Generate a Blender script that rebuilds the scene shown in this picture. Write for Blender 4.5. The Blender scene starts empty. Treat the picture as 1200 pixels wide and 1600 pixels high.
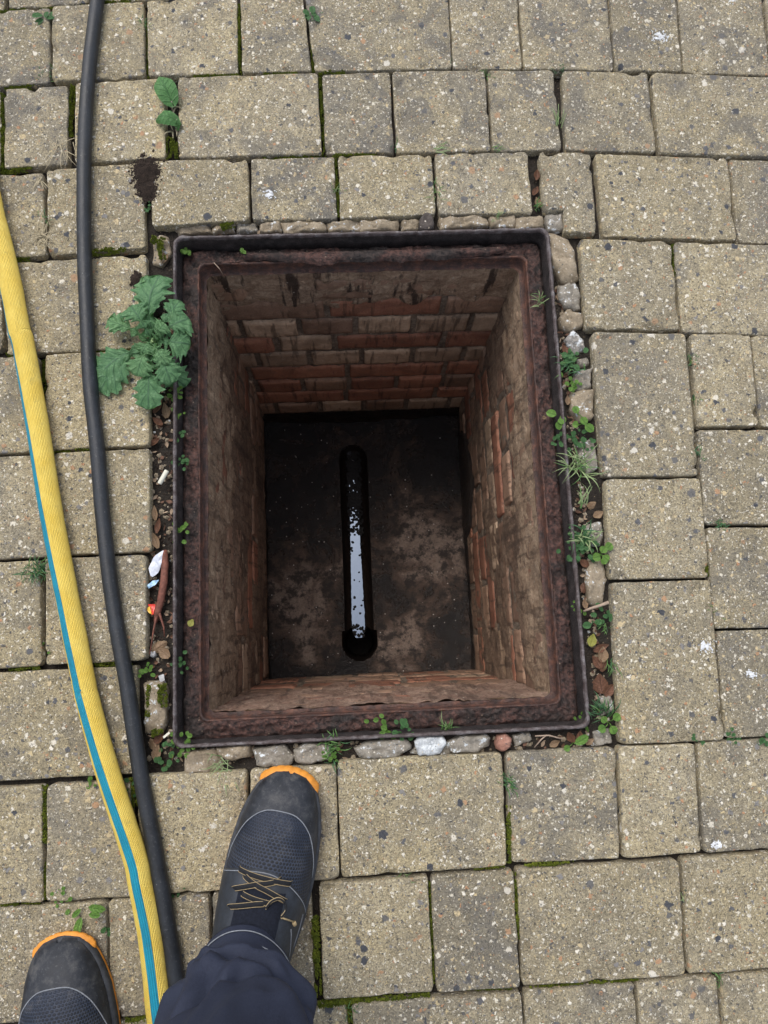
import bpy, math, random
import numpy as np
from mathutils import Vector, Matrix, noise as mn
random.seed(7); np.random.seed(7)
R = math.radians
sc = bpy.context.scene
COL = sc.collection

# ------------------------------------------------------------------ camera
FPX = 1170.8                                   # focal length in photo pixels (1200 wide)
CAM = np.array((-0.0315, -0.2472, 1.15))
_r = np.array((-.1583, -.0364, -.0406)); _t = np.linalg.norm(_r); _k = _r / _t
_K = np.array(((0, -_k[2], _k[1]), (_k[2], 0, -_k[0]), (-_k[1], _k[0], 0)))
ROT = (np.eye(3) + math.sin(_t) * _K + (1 - math.cos(_t)) * _K @ _K) @ np.diag((1., -1., -1.))
cam = bpy.data.cameras.new('camera'); camo = bpy.data.objects.new('camera', cam); COL.objects.link(camo)
cam.sensor_fit = 'HORIZONTAL'; cam.sensor_width = 36; cam.lens = FPX / 1200 * 36
cam.clip_start = .02; cam.clip_end = 400
_m = Matrix((np.diag((1., -1., -1.)) @ ROT).T.tolist()).to_4x4(); _m.translation = Vector(CAM)
camo.matrix_world = _m
sc.camera = camo

# ------------------------------------------------------------------ sky, sun, exposure
SUN_EL, SUN_AZ = R(60), R(-28)                 # azimuth from +y towards +x
w = bpy.data.worlds.new('World'); sc.world = w; w.use_nodes = True
wn = w.node_tree; wn.nodes.clear()
sky = wn.nodes.new('ShaderNodeTexSky'); sky.sky_type = 'NISHITA'; sky.sun_disc = False
sky.sun_elevation = SUN_EL; sky.sun_rotation = SUN_AZ; sky.dust_density = 3.0; sky.ozone_density = 1.0
hs = wn.nodes.new('ShaderNodeHueSaturation'); hs.inputs['Saturation'].default_value = .46
bg = wn.nodes.new('ShaderNodeBackground'); bg.inputs['Strength'].default_value = .15
wo = wn.nodes.new('ShaderNodeOutputWorld')
wn.links.new(sky.outputs[0], hs.inputs['Color']); wn.links.new(hs.outputs[0], bg.inputs[0]); wn.links.new(bg.outputs[0], wo.inputs[0])
sl = bpy.data.lights.new('sun', 'SUN'); sl.energy = .9; sl.angle = R(36); sl.color = (1, .965, .92)
so = bpy.data.objects.new('sun', sl); COL.objects.link(so)
_d = Vector((math.sin(SUN_AZ) * math.cos(SUN_EL), math.cos(SUN_AZ) * math.cos(SUN_EL), math.sin(SUN_EL)))
so.rotation_euler = _d.to_track_quat('Z', 'Y').to_euler(); so.location = (0, 0, 6)
vs = sc.view_settings; vs.view_transform = 'Standard'; vs.look = 'None'; vs.gamma = 1; vs.use_curve_mapping = False
vs.exposure = 0.74

# ------------------------------------------------------------------ helpers
def g(x, y, z=0.0):
    """ground survey: a point of the photograph brought back to the level z"""
    d = ROT.T @ np.array(((x - 600) / FPX, (y - 800) / FPX, 1.0))
    t = (z - CAM[2]) / d[2]
    return CAM + d * t

def nz(x, y, z=0., s=1.): return mn.noise(Vector((x * s, y * s, z * s)))
def fbm(x, y, z=0., s=1., o=4): return mn.fractal(Vector((x * s, y * s, z * s)), 1.0, 2.0, o)

def tag(o, label=None, cat=None, group=None, kind=None):
    if label: o['label'] = label
    if cat: o['category'] = cat
    if group: o['group'] = group
    if kind: o['kind'] = kind
    return o

def empty(name, loc=(0, 0, 0), parent=None):
    o = bpy.data.objects.new(name, None); COL.objects.link(o); o.location = loc
    o.empty_display_size = .02
    if parent: o.parent = parent
    return o

class MB:
    """collects vertices and faces; build() links them as ONE mesh object"""
    def __init__(s): s.v = []; s.f = []; s.uv = []; s.mi = []
    def add(s, v, f, uv=None, mi=0):
        b = len(s.v); s.v += [tuple(map(float, p)) for p in v]
        s.uv += [tuple(map(float, p)) for p in uv] if uv is not None else [(0., 0.)] * len(v)
        s.f += [tuple(b + i for i in q) for q in f]; s.mi += [mi] * len(f)
    def grid(s, P, uv=None, mi=0, closed=False):
        n, m = len(P), len(P[0]); v = [p for row in P for p in row]
        f = []
        for i in range(n - 1):
            for j in range(m if closed else m - 1):
                k = (j + 1) % m
                f.append((i * m + j, i * m + k, (i + 1) * m + k, (i + 1) * m + j))
        s.add(v, f, [q for row in uv for q in row] if uv is not None else None, mi)
    def box(s, c, d, rz=0., mi=0):
        cx, cy, cz = c; a, b, h = d[0] / 2, d[1] / 2, d[2] / 2; ca, sa = math.cos(rz), math.sin(rz)
        v = [(cx + x * ca - y * sa, cy + x * sa + y * ca, cz + z) for x, y, z in
             ((-a, -b, -h), (a, -b, -h), (a, b, -h), (-a, b, -h), (-a, -b, h), (a, -b, h), (a, b, h), (-a, b, h))]
        s.add(v, [(0, 3, 2, 1), (4, 5, 6, 7), (0, 1, 5, 4), (1, 2, 6, 5), (2, 3, 7, 6), (3, 0, 4, 7)], mi=mi)
    def tube(s, pts, rad, n=10, mi=0, caps=True, flat=1.0):
        pts = [Vector(p) for p in pts]; L = 0; P = []; U = []
        up = Vector((0, 0, 1))
        for i, p in enumerate(pts):
            t = (pts[min(i + 1, len(pts) - 1)] - pts[max(i - 1, 0)]).normalized()
            if i: L += (p - pts[i - 1]).length
            a = t.cross(up)
            a = a.normalized() if a.length > 1e-4 else Vector((1, 0, 0))
            b = a.cross(t).normalized()
            r = rad[i] if hasattr(rad, '__len__') else rad
            P.append([p + a * (math.cos(2 * math.pi * j / n) * r) + b * (math.sin(2 * math.pi * j / n) * r * flat) for j in range(n)])
            U.append([(j / n, L) for j in range(n)])
        b0 = len(s.v); s.grid(P, U, mi, True)
        if caps:
            s.f.append(tuple(b0 + j for j in range(n))[::-1]); s.mi.append(mi)
            e = b0 + (len(pts) - 1) * n; s.f.append(tuple(e + j for j in range(n))); s.mi.append(mi)
    def build(s, name, mats, parent=None, smooth=True, center=None):
        me = bpy.data.meshes.new(name)
        c = np.array(center if center is not None else (0, 0, 0), float)
        v = np.array(s.v) - c
        me.from_pydata(v.tolist(), [], s.f); 
        for m in (mats if isinstance(mats, (list, tuple)) else [mats]): me.materials.append(m)
        me.polygons.foreach_set('material_index', s.mi)
        if smooth: me.polygons.foreach_set('use_smooth', [True] * len(s.f))
        uvl = me.uv_layers.new(name='UVMap'); uv = np.array(s.uv)
        li = np.zeros(len(me.loops), int); me.loops.foreach_get('vertex_index', li)
        uvl.data.foreach_set('uv', uv[li].ravel())
        me.update()
        o = bpy.data.objects.new(name, me); COL.objects.link(o); o.location = c
        if parent is not None:
            o.parent = parent
            o.location = c - np.array(parent.matrix_basis.translation if parent.parent is None else (parent.matrix_basis.translation + parent.parent.matrix_basis.translation))
        return o

ZF = -.885                                     # chamber floor level
# ------------------------------------------------------------------ node materials
class NT:
    def __init__(s, name):
        s.m = bpy.data.materials.new(name); s.m.use_nodes = True; s.t = s.m.node_tree; s.t.nodes.clear()
        s.out = s.t.nodes.new('ShaderNodeOutputMaterial')
    def _set(s, sock, v):
        if isinstance(v, bpy.types.NodeSocket): s.t.links.new(v, sock)
        elif v is not None:
            if hasattr(sock.default_value, '__len__') and not hasattr(v, '__len__'): v = (v,) * len(sock.default_value)
            if hasattr(v, '__len__') and len(v) == 3 and len(sock.default_value) == 4: v = (*v, 1)
            sock.default_value = v
    def n(s, typ, ins=None, **pr):
        nd = s.t.nodes.new('ShaderNode' + typ)
        for k, v in pr.items(): setattr(nd, k, v)
        for k, v in (ins or {}).items(): s._set(nd.inputs[k], v)
        return nd
    def math(s, op, a, b=None, c=None, clamp=False):
        nd = s.n('Math', operation=op, use_clamp=clamp)
        s._set(nd.inputs[0], a); s._set(nd.inputs[1], b)
        if c is not None: s._set(nd.inputs[2], c)
        return nd.outputs[0]
    def vmath(s, op, a, b=None, sc_=None):
        nd = s.n('VectorMath', operation=op); s._set(nd.inputs[0], a)
        if b is not None: s._set(nd.inputs[1], b)
        if sc_ is not None: s._set(nd.inputs['Scale'], sc_)
        return nd.outputs[0]
    def mix(s, f, a, b, bt='MIX'):
        nd = s.n('Mix', data_type='RGBA', blend_type=bt); nd.clamp_factor = True
        s._set(nd.inputs[0], f); s._set(nd.inputs[6], a); s._set(nd.inputs[7], b); return nd.outputs[2]
    def rng(s, v, a, b, c=0., d=1., smooth=False):
        nd = s.n('MapRange', interpolation_type='SMOOTHSTEP' if smooth else 'LINEAR')
        for i, q in enumerate((v, a, b, c, d)): s._set(nd.inputs[i], q)
        return nd.outputs[0]
    def noise(s, P, scale, detail=4, rough=.55, dist=0.):
        nd = s.n('TexNoise', {'Vector': P, 'Scale': scale, 'Detail': detail, 'Roughness': rough, 'Distortion': dist}); return nd
    def voro(s, P, scale, feature='F1', rand=1.):
        nd = s.n('TexVoronoi', {'Vector': P, 'Scale': scale, 'Randomness': rand}, feature=feature); return nd
    def ramp(s, f, stops, const=False):
        nd = s.n('ValToRGB', {'Fac': f}); cr = nd.color_ramp
        if const: cr.interpolation = 'CONSTANT'
        while len(cr.elements) < len(stops): cr.elements.new(.5)
        for e, (p, c) in zip(cr.elements, stops): e.position = p; e.color = (*c, 1) if len(c) == 3 else c
        return nd.outputs[0]
    def pos(s): return s.n('NewGeometry').outputs['Position']
    def objrand(s): return s.n('ObjectInfo').outputs['Random']
    def bump(s, h, dist=.001, strength=1., nrm=None):
        nd = s.n('Bump', {'Height': h, 'Distance': dist, 'Strength': strength})
        if nrm is not None: s._set(nd.inputs['Normal'], nrm)
        return nd.outputs[0]
    def fin(s, col, rough=.8, nrm=None, spec=.5, **kw):
        b = s.n('BsdfPrincipled', {'Base Color': col, 'Roughness': rough, 'Specular IOR Level': spec, **kw})
        if nrm is not None: s._set(b.inputs['Normal'], nrm)
        s.t.links.new(b.outputs[0], s.out.inputs[0]); return s.m

def m_paver(name='paver_concrete'):
    t = NT(name); P0 = t.pos(); oi = t.n('ObjectInfo')
    P = t.vmath('ADD', P0, t.vmath('SCALE', (3.1, 7.7, 1.3), sc_=oi.outputs['Random']))
    oc = t.n('SeparateColor', {0: oi.outputs['Color']})
    yel, dirt = oc.outputs[0], oc.outputs[1]
    warp = t.vmath('SCALE', t.vmath('SUBTRACT', t.noise(P, 210, 2).outputs['Color'], (.5, .5, .5)), sc_=.009)
    Q = t.vmath('ADD', P, warp)
    big = t.noise(P, 9, 5, .6).outputs['Fac']; med = t.noise(P, 42, 5, .65).outputs['Fac']; fine = t.noise(P, 480, 3, .75).outputs['Fac']
    grain = t.noise(P, 210, 4, .75).outputs['Fac']
    grey = t.mix(t.rng(med, .35, .65), (.215, .193, .146), (.295, .268, .205))
    buff = t.mix(t.rng(med, .35, .65), (.292, .250, .158), (.378, .330, .218))
    base = t.mix(t.math('ADD', t.rng(big, .35, .65, -.35, .35), yel, clamp=True), grey, buff)
    base = t.mix(t.rng(fine, .34, .66), t.mix(1., base, (.52, .50, .48), 'MULTIPLY'), t.mix(1., base, (1.38, 1.36, 1.30), 'MULTIPLY'))
    base = t.mix(t.rng(grain, .36, .64), t.mix(1., base, (.72, .71, .70), 'MULTIPLY'), t.mix(1., base, (1.24, 1.22, 1.18), 'MULTIPLY'))
    bl = t.vmath('SCALE', base, sc_=oc.outputs[2]); base = bl
    # grey dirt film in drifting patches
    film = t.math('MULTIPLY', t.rng(t.noise(P, 13, 6, .72, .6).outputs['Fac'], .46, .64, smooth=True), dirt)
    base = t.mix(film, base, t.mix(t.rng(fine, .3, .7), (.075, .069, .060), (.175, .162, .138)))
    # aggregate, four sizes, each with stones of several colours
    def agg(col, scale, thr, r0, r1, stops):
        v = t.voro(Q, scale); c = t.n('SeparateColor', {0: v.outputs['Color']})
        rr = t.math('MULTIPLY', v.outputs['Distance'], t.rng(c.outputs[2], 0, 1, .8, 1.7))
        m = t.math('MULTIPLY', t.rng(rr, r0, r1, 1, 0), t.math('GREATER_THAN', c.outputs[0], thr))
        return t.mix(m, col, t.ramp(c.outputs[1], stops, True)), m
    s1 = [(0, (.58, .53, .42)), (.30, (.44, .35, .20)), (.50, (.64, .59, .49)), (.72, (.08, .075, .07)), (.86, (.14, .135, .13)), (.95, (.36, .20, .11))]
    col, h1 = agg(base, 330, .55, .34, .52, s1)
    s2 = [(0, (.62, .57, .46)), (.30, (.50, .40, .23)), (.48, (.70, .65, .55)), (.66, (.10, .095, .09)), (.80, (.21, .20, .19)), (.92, (.40, .22, .12))]
    col, h2 = agg(col, 170, .75, .34, .48, s2)
    s3 = [(0, (.10, .10, .105)), (.25, (.62, .57, .47)), (.55, (.50, .40, .24)), (.75, (.20, .19, .18)), (.90, (.38, .23, .13))]
    col, h3 = agg(col, 98, .86, .33, .44, s3)
    s4 = [(0, (.055, .058, .066)), (.5, (.12, .115, .11)), (.75, (.58, .54, .46)), (.9, (.34, .22, .13))]
    col, h4 = agg(col, 62, .91, .30, .38, s4)
    pits = t.voro(Q, 430); pm = t.math('MULTIPLY', t.rng(pits.outputs['Distance'], .2, .36, 1, 0), t.math('GREATER_THAN', t.n('SeparateColor', {0: pits.outputs['Color']}).outputs[2], .66))
    col = t.mix(t.math('MULTIPLY', pm, .65), col, (.052, .048, .040))
    col = t.mix(t.math('MULTIPLY', film, .30), col, (.12, .11, .095))
    h = t.math('ADD', t.math('ADD', t.math('MULTIPLY', h1, .4), t.math('MULTIPLY', h2, .5)), t.math('ADD', t.math('MULTIPLY', fine, 1.1), t.math('ADD', t.math('MULTIPLY', grain, .8), t.math('MULTIPLY', h3, .4))))
    h = t.math('SUBTRACT', h, t.math('MULTIPLY', pm, .9))
    return t.fin(col, t.rng(fine, .3, .7, .68, .92), t.bump(h, .0013, 1.), .35)

def m_soil(name, c0=(.007, .0055, .0045), c1=(.034, .025, .018), rough=.85, scale=220, bd=.003):
    t = NT(name); P = t.pos(); n1 = t.noise(P, scale, 5, .7).outputs['Fac']; n2 = t.noise(P, 40, 4).outputs['Fac']
    v = t.voro(P, scale * 1.3)
    col = t.mix(t.rng(n1, .3, .7), c0, c1)
    col = t.mix(t.rng(n2, .4, .65, 0, .6), col, t.mix(1., c1, (.7, .8, .8), 'MULTIPLY'))
    sp = t.math('MULTIPLY', t.rng(v.outputs['Distance'], .15, .3, 1, 0), t.math('GREATER_THAN', t.n('SeparateColor', {0: v.outputs['Color']}).outputs[0], .93))
    col = t.mix(sp, col, (.22, .17, .11))
    h = t.math('ADD', n1, t.math('MULTIPLY', v.outputs['Distance'], .6))
    return t.fin(col, rough, t.bump(h, bd), .35)

def m_brick(name, c0, c1, grime):
    t = NT(name); P = t.pos(); oi = t.n('ObjectInfo'); rd = oi.outputs['Random']
    P = t.vmath('ADD', P, t.vmath('SCALE', (5.1, 2.7, 3.3), sc_=rd))
    n1 = t.noise(P, 26, 6, .68).outputs['Fac']; n2 = t.noise(P, 190, 4, .7).outputs['Fac']; n3 = t.noise(P, 11, 5, .7, .8).outputs['Fac']
    col = t.mix(t.rng(n1, .33, .67), c0, c1)
    col = t.mix(1., col, t.mix(rd, (.72, .70, .70), (1.12, 1.1, 1.08)), 'MULTIPLY')
    col = t.mix(t.rng(n2, .3, .7, .0, .5), col, t.mix(1., col, (.55, .52, .50), 'MULTIPLY'))
    col = t.mix(t.math('MULTIPLY', t.rng(n3, .46, .63, smooth=True), grime), col, (.075, .052, .037))
    # streaks that ran down the face
    Ps = t.vmath('MULTIPLY', t.pos(), (1, 1, .09)); st = t.noise(Ps, 75, 3, .6).outputs['Fac']
    col = t.mix(t.rng(st, .54, .66, 0, .62, smooth=True), col, (.035, .023, .016))
    # pale lime specks
    v = t.voro(P, 240); sp = t.math('MULTIPLY', t.rng(v.outputs['Distance'], .12, .26, 1, 0), t.math('GREATER_THAN', t.n('SeparateColor', {0: v.outputs['Color']}).outputs[0], .95))
    col = t.mix(sp, col, (.40, .36, .30))
    return t.fin(col, t.rng(n3, .4, .6, .8, .5), t.bump(t.math('ADD', n2, t.math('MULTIPLY', n1, 1.5)), .0022), .4)

def m_mortar(name, c0=(.12, .095, .07), c1=(.23, .185, .14), dark=.5, rough=.8, drip=.5):
    t = NT(name); P = t.pos(); n1 = t.noise(P, 24, 7, .72).outputs['Fac']; n2 = t.noise(P, 150, 5, .75, .4).outputs['Fac']; n3 = t.noise(P, 9, 5, .65, .7).outputs['Fac']
    col = t.mix(t.rng(n1, .38, .62), c0, c1)
    col = t.mix(t.rng(n2, .42, .62, 0, .85), col, t.mix(1., col, (.55, .50, .46), 'MULTIPLY')); col = t.mix(t.rng(n2, .30, .42, .6, 0), col, t.mix(1., col, (1.5, 1.45, 1.38), 'MULTIPLY'))  # tone contrast painted in for relief, dark spots standing for shaded cavities
    col = t.mix(t.math('MULTIPLY', t.rng(n3, .47, .60, smooth=True), dark), col, (.040, .028, .021))
    Ps = t.vmath('MULTIPLY', P, (1, 1, .1)); st = t.noise(Ps, 60 if drip < .6 else 42, 4, .65).outputs['Fac']
    col = t.mix(t.rng(st, .52, .62, 0, drip, smooth=True), col, (.050, .032, .024) if drip < .6 else (.028, .016, .012))
    v = t.voro(P, 120); sp = t.math('MULTIPLY', t.rng(v.outputs['Distance'], .12, .24, 1, 0), t.math('GREATER_THAN', t.n('SeparateColor', {0: v.outputs['Color']}).outputs[0], .92))
    col = t.mix(sp, col, (.46, .40, .32))
    return t.fin(col, rough, t.bump(t.math('ADD', t.math('MULTIPLY', n2, 1.2), t.math('MULTIPLY', n1, 2.)), .006), .35)

def m_iron(name, c0, c1, c2, rough=.55):
    t = NT(name); P = t.pos(); n1 = t.noise(P, 60, 6, .7).outputs['Fac']; n2 = t.noise(P, 320, 3, .7).outputs['Fac']
    col = t.ramp(n1, [(.32, c0), (.5, c1), (.68, c2)])
    col = t.mix(t.rng(n2, .35, .7, 0, .5), col, t.mix(1., col, (.35, .33, .33), 'MULTIPLY'))
    return t.fin(col, t.rng(n2, .3, .7, rough - .15, rough + .2), t.bump(t.math('ADD', n1, n2), .0016), .5)

def m_floor():
    t = NT('wet_benching_concrete'); P = t.pos()
    n1 = t.noise(P, 8.5, 6, .66, .9).outputs['Fac']; n2 = t.noise(P, 36, 6, .72).outputs['Fac']; n3 = t.noise(P, 230, 4, .7).outputs['Fac']
    # pale scoured silt lies in three places on the benching
    def spot(x, y, r):
        d = t.n('VectorMath', operation='DISTANCE'); t._set(d.inputs[0], P); d.inputs[1].default_value = (x, y, ZF); return t.rng(d.outputs['Value'], r * .2, r, .30, 0)
    f = t.math('ADD', n1, t.math('ADD', spot(-.165, -.15, .19), t.math('ADD', spot(.16, -.02, .20), spot(.08, -.28, .16))))
    col = t.ramp(f, [(.46, (.008, .006, .006)), (.56, (.032, .019, .013)), (.66, (.095, .058, .040)), (.80, (.25, .18, .14))])
    col = t.mix(t.rng(n2, .46, .58, 0, .9), col, (.014, .009, .007)); col = t.mix(t.rng(n2, .28, .40, .55, 0), col, (.13, .068, .042))
    col = t.mix(t.rng(n3, .35, .7, 0, .5), col, (.012, .010, .009))
    v = t.voro(P, 70); sp = t.math('MULTIPLY', t.rng(v.outputs['Distance'], .08, .13, 1, 0), t.math('GREATER_THAN', t.n('SeparateColor', {0: v.outputs['Color']}).outputs[0], .74))
    col = t.mix(sp, col, (.55, .50, .45))  # pale dots painted in as glints of wet grit
    return t.fin(col, t.math('ADD', t.rng(f, .5, .7, .10, .50), t.rng(n2, .4, .6, 0, .15)), t.bump(t.math('ADD', t.math('MULTIPLY', n2, 2.), n3), .0035), .5)

def m_plain(name, col, rough=.6, spec=.5, nscale=0, nb=0., var=.25, **kw):
    t = NT(name); P = t.pos(); n1 = t.noise(P, nscale or 60, 5, .65).outputs['Fac']
    c = t.mix(t.rng(n1, .3, .7), tuple(x * (1 - var) for x in col), tuple(x * (1 + var) for x in col))
    return t.fin(c, rough, t.bump(n1, nb) if nb else None, spec, **kw)

def m_leaf(name, c0, c1, vein, nv=9):
    t = NT(name); uv = t.n('TexCoord').outputs['UV']; s_ = t.n('SeparateXYZ', {0: uv}); u, v = s_.outputs[0], s_.outputs[1]
    P = t.pos(); n1 = t.noise(P, 120, 4, .6).outputs['Fac']
    au = t.math('ABSOLUTE', u)
    q = t.math('FRACT', t.math('SUBTRACT', t.math('MULTIPLY', v, nv), t.math('MULTIPLY', au, 1.6)))
    lat = t.rng(t.math('ABSOLUTE', t.math('SUBTRACT', q, .5)), .0, .13, 1, 0)
    mid = t.rng(au, .02, .10, 1, 0)
    net = t.rng(t.voro(P, 330, 'DISTANCE_TO_EDGE').outputs['Distance'], .0, .12, .45, 0)
    vm = t.math('MAXIMUM', t.math('MAXIMUM', t.math('MULTIPLY', lat, .8), mid), net)
    col = t.mix(t.rng(n1, .3, .7), c0, c1); col = t.mix(t.math('MULTIPLY', vm, .75), col, vein)
    b = t.n('BsdfPrincipled', {'Base Color': col, 'Roughness': .5, 'Specular IOR Level': .4, 'Normal': t.bump(vm, .0012, 1.)})
    b.inputs['Normal'].links[0].from_node.invert = True
    tr = t.n('BsdfTranslucent', {'Color': t.mix(1., col, (1.3, 1.6, .7), 'MULTIPLY')})
    mx = t.n('MixShader', {0: .22}); t.t.links.new(b.outputs[0], mx.inputs[1]); t.t.links.new(tr.outputs[0], mx.inputs[2])
    t.t.links.new(mx.outputs[0], t.out.inputs[0]); return t.m

def m_stone(name, c0, c1, lich=.0):
    t = NT(name); P = t.pos(); n1 = t.noise(P, 45, 6, .7).outputs['Fac']; n2 = t.noise(P, 330, 4, .7).outputs['Fac']
    col = t.mix(t.rng(n1, .35, .65), c0, c1); col = t.mix(t.rng(n2, .3, .7, 0, .7), col, t.mix(1., col, (.45, .44, .42), 'MULTIPLY'))
    v = t.voro(P, 210); c = t.n('SeparateColor', {0: v.outputs['Color']})
    m = t.math('MULTIPLY', t.rng(v.outputs['Distance'], .22, .34, 1, 0), t.math('GREATER_THAN', c.outputs[0], .7))
    col = t.mix(m, col, t.ramp(c.outputs[1], [(0, (.55, .50, .42)), (.4, (.40, .33, .24)), (.7, (.10, .10, .10))], True))
    if lich: col = t.mix(t.rng(t.noise(P, 90, 5, .7).outputs['Fac'], .62 - lich * .3, .66 - lich * .3), col, (.62, .65, .66))
    return t.fin(col, .85, t.bump(t.math('ADD', n2, n1), .0022), .3)

M = {}
M['paver'] = m_paver()
M['soil'] = m_soil('dark_soil'); M['dirt'] = None
t = NT('packed_dirt'); P_ = t.pos(); n1 = t.noise(P_, 150, 5, .72).outputs['Fac']; n2 = t.noise(P_, 14, 5, .7, .6).outputs['Fac']; n3 = t.noise(P_, 420, 3, .7).outputs['Fac']; v = t.voro(P_, 190)
c = t.mix(t.rng(n2, .40, .56), (.036, .027, .024), (.088, .044, .035)); c = t.mix(t.rng(n1, .38, .62), t.mix(1., c, (.14, .14, .15), 'MULTIPLY'), t.mix(1., c, (1.5, 1.45, 1.42), 'MULTIPLY')); c = t.mix(t.rng(n3, .55, .7, 0, .5), c, (.115, .092, .085))
sp = t.math('MULTIPLY', t.rng(v.outputs['Distance'], .12, .26, 1, 0), t.math('GREATER_THAN', t.n('SeparateColor', {0: v.outputs['Color']}).outputs[0], .955)); c = t.mix(sp, c, (.24, .18, .13))
M['dirt'] = t.fin(c, t.rng(n1, .3, .7, .45, .85), t.bump(t.math('ADD', n1, t.math('MULTIPLY', n3, .5)), .005), .45)
M['buff'] = m_brick('buff_brick', (.40, .275, .180), (.62, .46, .325), .3)
M['red'] = m_brick('red_brick', (.31, .130, .082), (.46, .225, .140), .32)
M['brown'] = m_brick('brown_brick', (.27, .165, .108), (.44, .285, .195), .32)
M['mortar'] = m_mortar('wall_mortar', (.22, .17, .125), (.34, .275, .21), .35); M['render'] = m_mortar('render_coat', (.35, .235, .150), (.56, .41, .28), .18)
M['renderp'] = m_mortar('pink_render', (.30, .18, .13), (.48, .335, .25), .25)
M['renderb'] = m_mortar('damp_streaked_render', (.34, .225, .15), (.55, .40, .28), .2, .6, .9)
M['mud'] = m_mortar('mud_smear', (.20, .128, .085), (.36, .25, .17), .35)
M['slime'] = m_mortar('dark_slime', (.012, .010, .010), (.034, .027, .024), .7, .4)
M['rim'] = m_iron('worn_iron', (.040, .024, .021), (.085, .066, .064), (.20, .185, .188), .5)
M['rust'] = m_iron('rusty_iron', (.018, .011, .009), (.060, .026, .018), (.15, .060, .034), .6)
M['grimy'] = m_iron('grimy_iron', (.012, .010, .010), (.028, .022, .021), (.060, .048, .045), .6)
M['floor'] = m_floor()
M['channel'] = m_plain('glazed_channel', (.014, .009, .007), .62, .15, 80, .002, .5)

# ------------------------------------------------------------------ ground under and round the paving
X0, X1, Y0, Y1 = -.311, .3105, -.4045, .405          # outside of the iron frame
def bedz(x, y): return -.019 + .004 * fbm(x, y, 0, 24, 3) + .0035 * nz(x, y, 3, 110)
mb = MB()
xs = sorted(set(np.round(np.r_[np.arange(-.80, .92, .009), X0 + .003, X1 - .003], 5))); ys = sorted(set(np.round(np.r_[np.arange(-1.0, 1.02, .009), Y0 + .003, Y1 - .003], 5)))
P = [[(x, y, bedz(x, y)) for x in xs] for y in ys]
mb.grid(P); nx = len(xs)
keep = []
for q in mb.f:
    c = np.mean([mb.v[i] for i in q], axis=0)
    keep.append(not (X0 + .003 < c[0] < X1 - .003 and Y0 + .003 < c[1] < Y1 - .003))
mb.f = [q for q, k in zip(mb.f, keep) if k]; mb.mi = [0] * len(mb.f)
o = mb.build('ground', M['soil']); tag(o, 'dark soil showing in the joints and gaps between the paving blocks', kind='structure')
# outer bed and the far paving
mb = MB()
def ring(mb, a, b, z):
    v = [(a[0], a[2], z), (a[1], a[2], z), (a[1], a[3], z), (a[0], a[3], z), (b[0], b[2], z), (b[1], b[2], z), (b[1], b[3], z), (b[0], b[3], z)]
    mb.add(v, [(4, 5, 1, 0), (5, 6, 2, 1), (6, 7, 3, 2), (7, 4, 0, 3)])
ring(mb, (xs[0], xs[-1], ys[0], ys[-1]), (-2.7, 2.7, -2.7, 2.7), -.02)
tag(mb.build('subsoil', M['soil']), 'soil bed under the paving blocks further out', kind='structure')
t = NT('far_paving'); P_ = t.pos()
br = t.n('TexBrick', {'Vector': P_, 'Color1': (.30, .26, .18), 'Color2': (.24, .215, .165), 'Mortar': (.035, .03, .024), 'Scale': 1., 'Mortar Size': .005, 'Brick Width': .2, 'Row Height': .165})
fn = t.noise(P_, 300, 3, .7).outputs['Fac']
far = t.fin(t.mix(t.rng(fn, .3, .7, 0, .6), br.outputs[0], t.mix(1., br.outputs[0], (.45, .44, .43), 'MULTIPLY')), .85, t.bump(t.math('SUBTRACT', fn, t.math('MULTIPLY', br.outputs['Fac'], 3.)), .002), .3)
mb = MB(); ring(mb, (-2.6, 2.6, -2.6, 2.6), (-60, 60, -60, 60), -.003)
tag(mb.build('yard', far), 'wide yard of the same paving blocks out to the horizon', kind='structure')

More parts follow.
